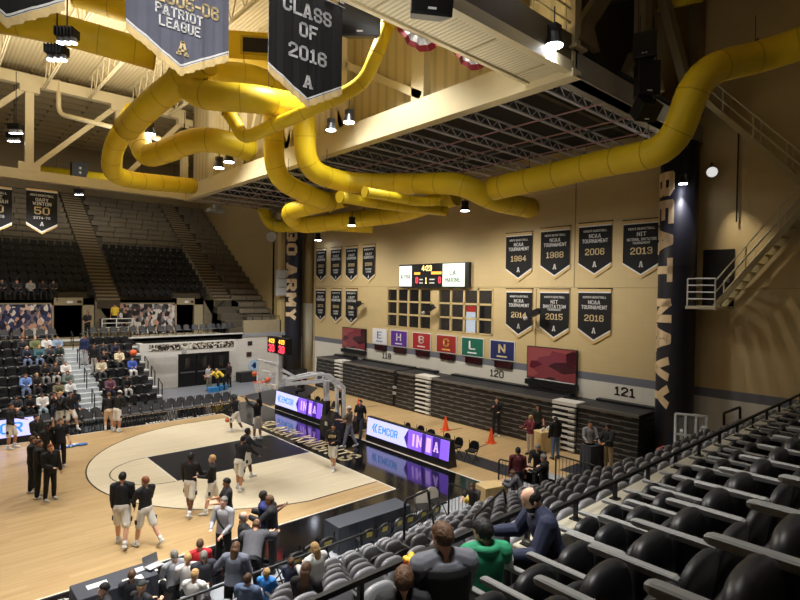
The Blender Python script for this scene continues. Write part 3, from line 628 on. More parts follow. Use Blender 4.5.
# ------------------------------------------------------------------ yellow air ducts
def rounded(pts, r):
    pts = [Vector(p) for p in pts]; out = [pts[0]]
    for a, b, c in zip(pts[:-2], pts[1:-1], pts[2:]):
        d1 = min(r, (a-b).length*.48); d2 = min(r, (c-b).length*.48)
        s = b+(a-b).normalized()*d1; e = b+(c-b).normalized()*d2
        for i in range(7):
            u = i/6; out.append(s*(1-u)**2+b*2*u*(1-u)+e*u*u)
    out.append(pts[-1]); return out
def duct(label, pts, D, r=1.0, hang=True, ends=True):
    path = rounded(pts, r); o = path[0]; t = thing('air_duct', label, 'duct', o); P = [q-o for q in path]
    MB().tube(P, D/2, 24).build('shell', YEL, t, smooth=True)
    acc = 0; last = 0; hc = 0
    for a, b in zip(P[:-1], P[1:]):
        L = (b-a).length; d = (b-a).normalized(); k = 0
        while last+1.15 < acc+L:
            last += 1.15; q = a+d*(last-acc); MB().tube([q-d*.012, q+d*.012], D/2+.012, 24).build('seam_band', YELD, t); hc += 1
            if hang and hc % 2 == 0 and abs(d.z) < .5: MB().cyl(q+V(0, 0, D/2-.02), q+V(0, 0, D/2+.8), .012, 5).box((-.18, -.02, 0), (.18, .02, .03), Matrix.Rotation(math.atan2(d.y, d.x)+PI/2, 3, 'Z'), q+V(0, 0, D/2)).build('hanger', DARKM, t)
        acc += L
    for i in (0, -1): d = (P[1]-P[0] if i == 0 else P[-1]-P[-2]).normalized(); MB().tube([P[i]-d*.03, P[i]+d*.03], D/2+.02, 24).build('end_band', YELD, t)
    return t
def A(*l): return [at(a, b, d=d) for a, b, d in l]
D1 = .95; k = D1*FOC
duct('big yellow duct bending down from the top right past the navy column', A((850, 26, 15), (765, 56, k/31), (700, 70, k/31.5), (672, 150, k/30.5), (600, 164, k/27), (545, 177, k/25), (492, 189, k/23.2)), D1, .9)
duct('yellow duct running left below the mezzanine with a steep rise at its far end', A((530, 208, k/20), (492, 200, k/22), (462, 183, k/22.5), (400, 184, k/20.5), (345, 183, k/20.2), (306, 170, k/21.5), (303, 95, k/22.3)), D1, 1.0)
duct('yellow duct dropping in front of the mezzanine edge and hooking right', A((274, 90, k/20.5), (274, 176, k/20), (300, 192, k/19), (332, 203, k/18.2)), D1, 1.1)
duct('lower yellow duct with a rounded left elbow under the mezzanine', A((345, 198, k/18), (286, 212, k/17), (300, 226, k/16.2), (400, 214, k/17.5), (455, 196, k/19)), D1, .7)
duct('far yellow duct with an elbow just below the far mezzanine edge', A((262, 205, k/12), (270, 226, k/12), (300, 226, k/12.5), (345, 221, k/13)), D1, .9)
duct('fat yellow duct stub ending beside the upper league pennants', A((335, 222, k/14), (373, 224, k/14)), 1.25, .5)
duct('thin yellow branch duct pointing right above the end wall', A((340, 197, 24), (380, 204, 26), (446, 211, 27)), .5, .5, False)
duct('second thin yellow branch duct above the end wall', A((365, 192, 22), (420, 202, 24), (440, 201, 24)), .42, .5, False)
duct('thick yellow duct crossing above the mezzanine edge beneath the hanging banners', A((180, 78, k/26), (200, 96, k/28), (250, 98, k/28), (294, 106, k/25)), D1, .8)
duct('upper yellow duct behind the black fringed banner', A((190, 72, k/22), (250, 74, k/22), (290, 92, k/20), (303, 115, k/20)), D1, .9)
duct('slanting yellow duct descending left toward the far truss', A((205, 62, k/28), (150, 105, k/26), (127, 128, k/24)), D1, .6)
duct('yellow duct rising along the far truss post', A((135, 112, k/20), (114, 145, k/19), (110, 172, k/18), (128, 180, k/17), (192, 186, k/15)), D1, .8)
duct('curved yellow duct sweeping right above the far truss', A((138, 138, k/21), (146, 157, k/22), (165, 152, k/23), (195, 139, k/24), (222, 141, k/24), (250, 150, k/23)), D1, .7)
duct('long yellow duct behind the far truss', A((-20, 166, 48), (60, 173, 48), (190, 190, 46)), D1, .8)
duct('slim yellow duct with a kink reaching up to the loudspeaker', A((228, 112, 19.5), (236, 124, 19.5), (244, 139, 19.5), (345, 94, 18.6), (366, 80, 18.4), (388, 24, 18)), .48, .5, False)
duct('big yellow duct across the top left corner of the roof', A((-20, 14, k/29), (60, 29, k/28), (155, 56, k/26)), 1.0, .8)
duct('upper yellow duct along the roof at the top', A((75, -6, k/26), (150, 17, k/25), (215, 36, k/23)), .9, .8)
duct('yellow duct end near the top right corner by the truss', A((655, 4, 21), (700, -6, 21)), .6, .5)
a = at(228, 48, d=24); t = thing('plenum_box', 'rectangular yellow duct box with a dark grille between the banners', 'duct', a)
xd = RT
R_ = Matrix((V(.82, -.57, 0), V(.57, .82, 0), V(0, 0, 1))).transposed()
MB().box((-.3, -.4, -.62), (2.1, .4, .62), R_).build('box', YEL, t); MB().box((.62, -.46, -.4), (1.95, -.4, .42), R_).build('grille_frame', YELD, t); MB().box((.72, -.48, -.3), (1.85, -.46, .32), R_).build('grille', BLACK, t)
# sprinkler pipe by the truss
tag(MB().tube(rounded(A((58, 80, 33), (59, 114, 33), (160, 139, 31)), .5), .14, 10).build('sprinkler_pipe', CREAM, smooth=True, origin=at(59, 114, d=33)), 'cream pipe with an elbow running below the roof joists', 'pipe')
# ------------------------------------------------------------------ lamps, loudspeakers, bunting
def pendant(label, q, target=None, s=1.0, rod=2.0):
    t = thing('pendant_lamp', label, 'lamp', q, YAW*-1, 'pendant lamps')
    MB().cyl((0, 0, .35*s), (0, 0, .35*s+rod), .02, 6).build('rod', DARKM, t)
    b = MB().box((-.3*s, -.2*s, .1*s), (.3*s, .2*s, .38*s))
    for i in range(6): b.box((-.3*s+.11*s*i, -.24*s, .12*s), (-.3*s+.11*s*i+.03, .24*s, .4*s))
    b.build('housing', DARKM, t)
    b = MB(); 
    for i in (-1, 0, 1): b.cyl((i*.21*s, 0, .1*s), (i*.21*s, 0, -.06*s), .1*s, 10, .13*s)
    b.build('reflectors', LGREY, t)
    b = MB()
    for i in (-1, 0, 1): b.cyl((i*.21*s, 0, -.06*s), (i*.21*s, 0, -.075*s), .12*s, 10)
    b.build('bulbs', LEDW, t); return t
def floodlamp(label, q, s=1.0, rod=.8):
    t = thing('flood_lamp', label, 'lamp', q, 0, 'flood lamps')
    MB().cyl((0, 0, .3*s), (0, 0, .3*s+rod), .02, 6).build('rod', DARKM, t)
    MB().box((-.12*s, -.12*s, .2*s), (.12*s, .12*s, .38*s)).build('driver', BLACK, t)
    MB().cyl((0, 0, .2*s), (0, 0, -.08*s), .14*s, 14, .22*s).build('housing', BLACK, t)
    MB().cyl((0, 0, -.08*s), (0, 0, -.1*s), .2*s, 14).build('bulb', LEDW, t); return t
pendant('near pendant lamp in the pair at the top left, the higher one', at(67, 41, d=15), s=.85, rod=1.6)
pendant('near pendant lamp in the pair at the top left, the lower one', at(57, 58, d=17), s=.95, rod=1.6)
pendant('pendant lamp at the left edge in front of the truss, upper of two', at(16, 132, d=30), s=1.1, rod=3)
pendant('pendant lamp at the left edge in front of the truss, lower of two', at(14, 140, d=33), s=1.1, rod=3)
pendant('pendant lamp hanging below the far truss, brighter of two', at(82, 186, d=42), s=1.1, rod=2)
pendant('pendant lamp hanging below the far truss, farther of two', at(79, 194, d=45), s=1.0, rod=2)
floodlamp('round lamp left of the yellow curved duct', at(150, 132, d=24), 1.1, .3); floodlamp('round lamp just above the curved yellow duct', at(184, 137, d=24), 1.0, .3)
floodlamp('round lamp hung beside a grille, right one of its pair', at(229, 160, d=24), 1.1, 1.2); floodlamp('round lamp hung beside a grille, left one of its pair', at(219, 166, d=25), 1.1, 1.2)
floodlamp('round lamp below the black fringed banner, nearer the banner', at(331, 128, d=22), 1.0, .5); floodlamp('round lamp below the black fringed banner, right one of its pair', at(349, 120, d=22), 1.1, .8)
floodlamp('round lamp hanging under the fat duct stub', at(352, 224, d=29), 1.0, .4); floodlamp('round lamp under the main duct in front of the end wall', at(465, 209, d=25), 1.0, .4)
floodlamp('bright lamp on the catwalk above the mezzanine corner', at(554, 42, d=14.6), 1.2, .6)
q = at(554, 46, d=14.6); spot((q.x, q.y, q.z-.1), (q.x+.4, q.y+1.0, 6), 160, 110, .9, .1)
floodlamp('small lamp high on the lettered corner column', at(318, 239, d=42), 1.2, .3)
q = at(683, 182, d=21.2); floodlamp('lamp shining down the navy lettered column', q, .8, .6); spot((q.x, q.y, q.z-.15), (q.x+.5, q.y+.3, 4), 130, 60, .8, .06, (.95, .93, 1))
q = at(712, 172, x=10.6); t = thing('round_spotlight', 'black barrel spotlight with a white lens on the stair wall', 'spotlight', q, math.radians(20))
MB().cyl((.5, 0, .1), (-.1, 0, -.02), .22, 16).build('barrel', BLACK, t, smooth=True); MB().cyl((-.1, 0, -.02), (-.14, 0, -.03), .2, 16).build('lens', M('frosted lens', (226, 226, 222), emit=.5), t); MB().cyl((.3, 0, .2), (.6, 0, .5), .03, 6).build('bracket', DARKM, t)
q = at(271, 237, d=42); t = thing('wall_fan', 'small round white lamp head beside the lettered corner column', 'lamp', q); MB().cyl((0, 0, 0), (-.1, -.3, 0), .38, 14).build('head', LGREY, t); MB().bar((0, 0, 0), (.5, 1.2, .1), .06).build('bracket', DARKM, t)
def loudspeaker(label, q, w, h, dp, rz, tilt, bars=False):
    t = thing('loudspeaker', label, 'loudspeaker', q, rz, 'hanging loudspeakers'); Rm = Matrix.Rotation(tilt, 3, 'X')
    poly = [(-w/2, -dp/2, -h/2), (w/2, -dp/2, -h/2), (w/2*.75, dp/2, -h/2), (-w/2*.75, dp/2, -h/2)]
    MB().prism([Rm @ Vector(p) for p in poly], Rm @ V(0, 0, h)).build('cabinet', BLACK, t, bevel=.02)
    MB().box((-w/2+.04, -dp/2-.015, -h/2+.06), (w/2-.04, -dp/2, h/2-.06), Rm).build('grille', DARKM, t)
    MB().box((-.08, -dp/2-.02, -h/2+.1), (.08, -dp/2-.015, -h/2+.14), Rm).build('badge', WTXT, t)
    b = MB(); 
    for s in (-1, 1): b.cyl(Rm @ V(s*w*.3, 0, h/2), Rm @ V(s*w*.3, 0, h/2)+V(0, 0, 1.5), .015, 5)
    b.build('rigging', DARKM, t); return t
loudspeaker('black loudspeaker hanging beside the CLASS OF 2016 banner', at(361, 18, d=14.5), 1.1, .95, .8, -.75, .35)
loudspeaker('black loudspeaker in front of the catwalk soffit at the top', at(430, -3, d=10.2), .82, .72, .55, -.55, .3)
qs = at(645, 47, d=17); loudspeaker('upper cabinet of the stacked loudspeakers right of the catwalk', qs, .7, .8, .5, -1.2, .0)
loudspeaker('middle cabinet of the stacked loudspeakers right of the catwalk', qs-V(-.1, 0, 1.02), .72, 1.1, .55, -.7, .0)
loudspeaker('lowest tilted cabinet of the stacked loudspeakers right of the catwalk', qs-V(.02, 0.05, 1.98), .74, .6, .6, -.5, .75)
for lab, px, py in (('dark box fixture behind the far truss by the lamps', 79, 171),):
    q = at(px, py, d=47); t = thing('fixture_box', lab, 'fixture', q); MB().box((-.6, -.4, -.7), (.6, .4, .7)).build('case', BLACK, t); MB().box((-.1, -.42, -.3), (.1, -.4, -.1)).box((-.1, -.42, .1), (.1, -.4, .3)).build('lights', WTXT, t)
q = at(217, 208, d=43); t = thing('projector', 'pale projector hanging under the far mezzanine corner', 'projector', q); MB().box((-.7, -.4, -.35), (.5, .4, -.1)).build('body', LGREY, t); MB().box((-.25, -.2, -.1), (.25, .2, .5)).build('mount', LGREY, t)
for lab, px, py in (('red white and black bunting fan under the catwalk, left of two', 418, 37), ('red white and black bunting fan under the catwalk, right of two', 470, 57)):
    q = at(px, py, y=-4.6); t = thing('bunting_fan', lab, 'bunting', q, 0, 'bunting under the catwalk')
    for nm, r0, r1, mt in (('black_band', 0, .3, BLACK), ('white_band', .3, .62, WTXT), ('red_band', .62, .8, M('red cloth', (140, 24, 34)))):
        b = MB(); rg = []
        for i in range(25):
            an = PI+PI*i/24; wv = .04*math.sin(i*PI/2); dv = V(math.cos(an), 0, math.sin(an)*.85)
            rg.append([dv*r0+V(0, wv, .35), dv*r1+V(0, wv, .35), dv*r1+V(0, wv+.015, .35), dv*r0+V(0, wv+.015, .35)])
        b.loft(rg).build(nm, mt, t)
# ------------------------------------------------------------------ steel stairs on the end wall
STL = M('stair steel', (178, 164, 124), .5); RAIL = M('pale handrail', (206, 198, 170), .45)
def flight(label, a, b, n, w=.95):
    a = Vector(a); b = Vector(b); t = thing('steel_stairs', label, 'stairs', a, 0, 'steel stairs'); d = b-a
    for s in (-1, 1): MB().bar((s*w/2, 0, 0), d+V(s*w/2, 0, 0), .05, .2).build('stringer', STL, t)
    tr = MB()
    for i in range(1, n): q = d*(i/n); tr.box((-w/2, q.y-.1, q.z), (w/2, q.y+.1, q.z+.04))
    tr.build('treads', STL, t)
    for s in (-1, 1):
        r = MB(); o = V(s*w/2, 0, 0)
        for z in (.55, 1.0): r.cyl(o+V(0, 0, z), o+d+V(0, 0, z), .025, 6)
        for i in range(0, n+1, 4): q = d*(i/n)+o; r.cyl(q, q+V(0, 0, 1.0), .025, 6)
        r.build('handrail', RAIL, t)
    return t
lo = V(10.5, -7.25, 6.85); hi = V(10.5, -11.0, 11.7)
flight('lower steel stair flight climbing right from the landing', lo, hi, 15)
flight('upper steel stair flight descending right from behind the duct', V(10.5, -6.3, 15.4), V(10.5, -11, 10.0), 18)
t = thing('stair_landing', 'steel landing with white rails in front of the dark upper doorway', 'landing', (10.5, -6.85, 6.85))
MB().box((-.7, -.5, -.12), (.7, .6, 0)).build('platform', RAIL, t)
r = MB()
for z in (.28, .55, .82, 1.08): r.cyl((-.65, -.45, z), (-.65, .55, z), .028, 6)
for y in (-.45, .55): r.cyl((-.65, y, 0), (-.65, y, 1.08), .03, 6)
r.build('guard_rail', WHITE, t)
dr = st(MB().box((XW-.04, -7.55, 6.85), (XW, -6.4, 9.15)).build('door_1', BLACK)); MB().box((XW-.1, -7.4, 7.8), (XW-.04, -7.3, 7.95)).build('door_handle', STEEL, dr)
tag(MB().tube(A((700, 153, 24.5), (800, 136, 23)), .06, 8).build('wall_conduit', STL, origin=at(700, 153, d=24.5)), 'pale horizontal conduit on the dim wall behind the stairs', 'pipe')
tag(MB().tube([(XW-.1, -7.6, 14), (XW-.1, -7.6, 10.2)], .03, 6).build('hanging_cable', DARKM, origin=(XW-.1, -7.6, 14)), 'thin dark cable hanging down the wall beside the round spotlight', 'cable')
# ------------------------------------------------------------------ far lower stand, tunnel and concourse
YS, TR, RS, Z0 = 17.95, .85, .42, .35
FX0, FX1 = -16, -2.2
riser = M('pale stand nosing', (212, 212, 210), .6, var=.1); tread = M('stand tread', (84, 86, 92), .8)
b = MB(); e = MB()
for k in range(8):
    b.box((FX0, YS+TR*k, 0), (FX1, 25.2, Z0+RS*k)); e.box((FX0, YS+TR*k-.02, Z0+RS*k-.1), (FX1, YS+TR*k+.3, Z0+RS*k+.012))
st(b.build('floor_far_stand', tread)); st(e.build('trim_far_stand_nosing', riser))
t = thing('aisle_steps', 'pale steps climbing through the far lower stand', 'steps', (-5.95, YS, 0))
s = MB()
for k in range(16): s.box((-.62, -.5+k*TR/2, 0), (.62, 7.2, .16+k*RS/2))
s.build('step_blocks', M('pale blue steps', (186, 192, 196), .6), t)
for k in range(4):
    y = .2+k*1.9; z = Z0+RS*(y/TR)
    MB().tube([(0, y, z), (0, y, z+.9), (0, y+.6, z+1.15), (0, y+.6, z+.3)], .03, 6).build('center_rail', BLACK, t)
st(MB().box((-36, 25.2, 3.3), (-6.45, 25.35, 3.78)).box((-5.15, 25.2, 3.3), (5.9, 25.35, 3.78)).box((-36, 24.8, 3.3), (-6.45, 25.3, 3.72)).box((-5.15, 24.8, 3.3), (-2.2, 25.3, 3.72)).build('trim_concourse_fascia', BLACK))
st(MB().box((-36, 25.2, 3.5), (9.6, 29.5, 3.7)).build('floor_concourse', CONC))
st(MB().box((-36, 25.08, 3.72), (-4.9, 25.2, 3.84)).box((-4.9, 25.08, 3.72), (5.9, 25.2, 3.82)).build('trim_concourse_curb', riser))
fw = MB().box((-2.2, 25.2, 2.45), (4.85, 25.5, 3.28)).box((4.85, 25.2, 0), (9.4, 25.5, 3.48)).box((-2.2, 25.2, 0), (.95, 25.5, 2.45))
st(fw.build('wall_tunnel', blockwall('tunnel wall', [(9, (224, 220, 212))], 'x', .92)))
st(MB().box((5.9, 25.15, 3.45), (10, 25.4, 3.72)).build('trim_tunnel', M('grey trim', (150, 154, 164))))
st(MB().box((6.1, 25.35, 3.7), (9.4, 25.6, 4.75)).build('wall_concourse_parapet', CONC))
t = thing('parapet_rail', 'thin dark rail on the concrete parapet by the bowl side wall', 'rail', (7.7, 25.45, 4.75))
r = MB(); r.cyl((-1.6, 0, .3), (1.6, 0, .3), .03, 6)
for i in range(5): r.cyl((-1.6+.8*i, 0, 0), (-1.6+.8*i, 0, .3), .03, 6)
r.build('rail', BLACK, t)
for i in range(3):
    x = 1.0+i*1.28
    d = st(MB().box((x, 25.15, 0), (x+1.24, 25.3, 2.42)).build('door_%d' % (i+2), BLACK)); MB().box((x+.1, 25.1, 1.0), (x+1.14, 25.15, 1.1)).build('push_bar', STEEL, d); MB().box((x+.45, 25.13, 1.35), (x+.75, 25.15, 2.1)).build('door_glass', M('door glass', (60, 60, 60), .1), d)
    MB().box((x+.3, 25.05, 2.45), (x+.9, 25.2, 2.55)).build('closer', LGREY, d)
t = thing('tunnel_header', 'white header with a black and white crowd picture over the tunnel doors', 'sign', (.9, 24.2, 2.55))
MB().box((-2.6, -.1, 0), (3.95, .1, .85)).build('panel', WHITE, t); MB().box((-2.3, -.12, .3), (3.8, -.1, .76)).build('picture_strip', patches('monochrome crowd', [(20, 20, 20), (230, 228, 220), (60, 56, 52), (160, 152, 140), (24, 24, 26), (200, 190, 170)], 8), t)
MB().box((-2.9, -.1, -2.4), (-2.6, .9, .85)).build('side_panel', WHITE, t); MB().box((-.1, -.13, .05), (.25, -.1, .33)).build('plaque', LGREY, t)
for i, (y, h) in enumerate(((19.6, 1.3), (21, 1.9), (22.4, 2.4))):
    t = thing('tunnel_rail', 'dark loop rail beside the tunnel mouth, %s from the court' % ['first', 'second', 'third'][i], 'rail', (-1.95, y, 0), 0, 'tunnel rails'); MB().tube([(0, 0, 0), (0, 0, h), (0, .7, h+.3), (0, .7, .3)], .035, 6).build('loop', BLACK, t)
for nm, lab, lo_, hi_, mt in (('wall_case', 'black floor case against the white tunnel wall', (5.35, 24.3, 0), (6.75, 25.1, .75), BLACK), ('wall_poster', 'small dark poster on the white tunnel wall, higher of two', (6.35, 25.16, 2.75), (6.75, 25.2, 3.1), M('poster dark', (60, 36, 36))), ('wall_poster', 'dark and white poster on the white tunnel wall, lower of two', (6.25, 25.16, 1.85), (6.7, 25.2, 2.25), M('poster mid', (110, 70, 66))), ('ball_rack', 'dark cart near the corner column base behind the basket', (8.9, 22.3, 0), (10.1, 23, .9), BLACK)):
    c = ((lo_[0]+hi_[0])/2, (lo_[1]+hi_[1])/2, lo_[2]); t = thing(nm, lab, nm.split('_')[1], c); MB().box(lo_, hi_, None, (-c[0], -c[1], -c[2])).build('body', mt, t, bevel=.03)
    MB().box((lo_[0]+.06, lo_[1]-.012, lo_[2]+.06), (hi_[0]-.06, lo_[1], hi_[2]-.06), None, (-c[0], -c[1], -c[2])).build('front', M(nm+' front', (44, 42, 44)), t)
q = at(254, 365, y=24.6); t = thing('round_sign', 'round pale blue sign with a dark blue mark on a stand by the tunnel wall', 'sign', (q.x, 24.6, 0))
MB().cyl((0, 0, q.z), (0, -.05, q.z), .46, 24).build('disc', M('pale blue', (176, 204, 232)), t); MB().box((-.1, -.06, q.z-.25), (.14, -.05, q.z+.2)).box((-.24, -.06, q.z-.1), (.1, -.05, q.z+.05)).build('mark', M('deep blue', (30, 70, 130)), t)
MB().cyl((-.25, 0, 0), (-.25, 0, q.z-.3), .03, 6).cyl((.25, 0, 0), (.25, 0, q.z-.3), .03, 6).build('stand', LGREY, t)
# upper bowl: terrace, aisles, seats, benches
BY, BZ, BT, BR = 28.7, 6.1, .8, .53
NB = 19
b = MB(); b.box((-36, 28.7, 3.7), (9.4, 29.2, 6.3))
for k in range(NB): b.box((-36, BY+BT*k, 3), (9.4, 43.6, BZ+BR*k+.2))
for k in range(-4, 0): b.box((5.0, BY+BT*k, 3), (9.4, 29, BZ+BR*k+.2))
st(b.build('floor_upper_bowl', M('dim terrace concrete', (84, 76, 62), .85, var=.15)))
for i, (x0, x1) in enumerate(((-3.65, -2.15), (5.0, 6.4))):
    t = thing('bowl_aisle_steps', ['tan concrete aisle of steps through the dark upper seats', 'second tan aisle of steps beside the grey benches'][i], 'steps', ((x0+x1)/2, BY, BZ), 0, 'upper bowl aisles'); h = (x1-x0)/2
    s = MB()
    for k in range(NB*2-1): s.box((-h, -.3+BT*k/2, -.4+BR*k/2), (h, BT*(k+1)/2-.3, .12+BR*k/2+.2))
    rs_ = MB()  # dark slabs paint the shade on the lower part of each step front
    for k in range(NB*2-1): rs_.box((-h, -.32+BT*k/2, -.4+BR*k/2), (h, -.3+BT*k/2, .12+BR*k/2+.09))
    rs_.build('riser_shade', M('step risers', (70, 62, 48), .85), t)
    s.build('step_blocks', M('tan steps', (132, 118, 90), .8, var=.1), t)
us = MB(); dots = MB(); nseat = 0
for k in range(8):
    y = BY+BT*k+.35; z = BZ+BR*k+.2
    for i in range(60):
        x = -16+i*.55
        if -3.8 < x < -2.0 or x > 4.85: continue
        if k < 1 and (-6.6 < x < -4.2 or 1.7 < x < 3.9): continue
        us.box((x-.22, y+.12, z+.3), (x+.22, y+.22, z+.8)).box((x-.22, y-.2, z+.34), (x+.22, y+.1, z+.44)); dots.box((x+.24, y-.2, z+.55), (x+.3, y+.1, z+.6))
us.v = us.v; o = us.build('upper_bowl_seats', M('black far seats', (18, 18, 22), .5)); tag(o, 'mass of black tip-up seats filling the dim upper bowl', 'seats', kind='stuff')
dots.build('armrests', M('far armrest', (120, 120, 124), .5), o)
bench = M('brown grey bench', (112, 102, 84), .7, var=.2, scale=1.5)
secn = {-1: 'left', 0: 'middle', 1: 'end wall'}
def benches(x0, x1, k0, k1, where):
    for k in range(k0, k1):
        y = BY+BT*k+.3; z = BZ+BR*k+.2
        t = thing('bench_row', 'brown-grey bench row, %s up in the %s block of the upper bowl' % (ordn(k-k0+1), where), 'bench', ((x0+x1)/2, y, z), 0, 'upper bowl bench rows'); b = MB(); L = (x1-x0)/2; n = max(1, round((x1-x0)/1.25)); s_ = (x1-x0)/n; o_ = .3*(k % 2)
        for i in range(n):
            xa = -L+i*s_+.03; b.box((xa+o_, -.3, -.1), (min(xa+o_+s_-.06, L), -.22, .42)).box((xa+o_, -.3, .38), (min(xa+o_+s_-.06, L), .2, .44))
        b.build('bench_segments', bench, t)
def ordn(n): return {1: 'first', 2: 'second', 3: 'third', 4: 'fourth', 5: 'fifth', 6: 'sixth', 7: 'seventh', 8: 'eighth', 9: 'ninth', 10: 'tenth', 11: 'eleventh', 12: 'twelfth', 13: 'thirteenth', 14: 'fourteenth', 15: 'fifteenth', 16: 'sixteenth', 17: 'seventeenth', 18: 'eighteenth', 19: 'nineteenth', 20: 'twentieth'}.get(n) or ('%d%s' % (n, {1: 'st', 2: 'nd', 3: 'rd'}.get(n % 10, 'th')))
benches(-15, -3.8, 8, 18, 'left'); benches(-2.0, 4.85, 8, 18, 'middle'); benches(6.5, 9.3, -3, 18, 'end wall')
# vomitory doors and murals on the concourse
for i, (x0, x1) in enumerate(((-6.3, -4.55), (1.9, 3.3))):
    t = thing('concourse_portal', ['concrete portal with black doors left of the tan aisle', 'concrete portal with black doors near the second tan aisle'][i], 'portal', (x0, 28.4, 3.7)); w_ = x1-x0
    MB().box((-.1, 0, 2.25), (w_+.75, 1.0, 2.75)).prism([(w_, 0, 0), (w_+.75, 0, 0), (w_+.75, 0, 2.75), (w_, 0, 2.75)], (0, .5, 0)).box((-.1, 0, 0), (.02, .8, 2.75)).build('surround', CONC, t)
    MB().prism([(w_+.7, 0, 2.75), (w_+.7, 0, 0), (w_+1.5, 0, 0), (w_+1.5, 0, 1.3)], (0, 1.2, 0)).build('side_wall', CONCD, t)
    dd = MB().box((0.02, .45, 0), (w_, .55, 2.25)).build('double_door', BLACK, t); MB().box((.08, .43, .95), (w_-.08, .45, 1.02)).build('push_bar', STEEL, dd); MB().box((w_*.3, .43, 1.2), (w_*.42, .45, 2.0)).box((w_*.58, .43, 1.2), (w_*.7, .45, 2.0)).build('door_glass', M('pink door glass', (150, 110, 104), .2), dd)
    MB().box((w_*.45, -.03, 2.38), (w_*.65, 0, 2.55)).build('exit_sign', WTXT, t); MB().box((w_*.8, -.06, 2.42), (w_*.95, 0, 2.56)).build('wall_lamp', DARKM, t)
mur = [(24, 28, 50), (206, 160, 140), (40, 48, 92), (230, 224, 216), (28, 26, 36), (120, 108, 118), (60, 66, 112), (222, 190, 176)]
for lab, x0, x1, c in (('colourful crowd mural left of the first concourse portal', -14, -6.35, mur), ('grey crowd mural between the aisle and the second portal', -2.2, 1.88, [(26, 26, 30), (222, 218, 216), (120, 118, 122), (190, 150, 134), (60, 60, 66), (204, 204, 206), (36, 36, 42)])):
    t = thing('crowd_mural', lab, 'mural', ((x0+x1)/2, 28.55, 3.75)); h = (x1-x0)/2
    MB().box((-h, -.06, .02), (h, .06, 2.28)).build('board', patches('mural '+lab[:5], c, 4.6, stretch=(1.1, .3, .7)), t)
    MB().box((-h, -.08, 2.26), (h, .08, 2.34)).build('frame', CONC, t)
t = thing('concourse_landing', 'concrete landing with white rails at the foot of the tan aisle', 'landing', (-2.9, 26.8, 3.7))
MB().box((-.9, -.6, 0), (1.0, 1.9, .55)).build('slab', CONC, t)
r = MB()
for z in (.75, 1.05, 1.35): r.cyl((-.9, -.55, z), (1.0, -.55, z), .03, 6)
for x in (-.9, 0, 1.0): r.cyl((x, -.55, .5), (x, -.55, 1.35), .035, 6)
r.build('guard_rail', WHITE, t); MB().tube([(-1.0, -.55, 1.4), (-1.0, -.55, 0)], .05, 6).tube([(-1.0, -.5, .95), (-2.2, -.5, .35), (-2.2, -.5, -.0)], .04, 6).build('stair_rail', BLACK, t)
t = thing('concourse_steps', 'short flight of concrete steps between the stand aisle and the portal', 'steps', (-5.6, 25.0, 3.1)); s = MB()
for k in range(4): s.box((-.75, -.3+k*.3, -.3), (.75, 1.4, .15+k*.15))
s.build('step_blocks', CONC, t)
t = thing('bowl_corner_rail', 'bent dark handrails at the foot of the second tan aisle', 'rail', (5.6, 28, 4.4)); MB().tube([(-1.0, 0, 0), (-1.0, 0, 1.0), (.2, .4, 1.9), (.2, .4, 1.0)], .035, 6).tube([(1.1, 0, .6), (1.1, 0, 1.5), (2, .4, 1.0), (2, .4, .2)], .035, 6).build('rails', DARKM, t)
t = thing('wall_cabinet', 'stacked white cabinets beside the lettered corner column', 'cabinet', at(282, 283, y=25.1)); t.location.y = 25.25
for i in range(3): MB().box((-.45, -.25, -1.05+i*.72), (.5, .1, -.37+i*.72)).build('box', LGREY, t, bevel=.02)
st(MB().box((9.3, 25.35, 3.5), (11.3, 25.9, 13.6)).build('wall_corner_pier', blockwall('pier wall', [(30, (196, 174, 122))], 'x', .9)))
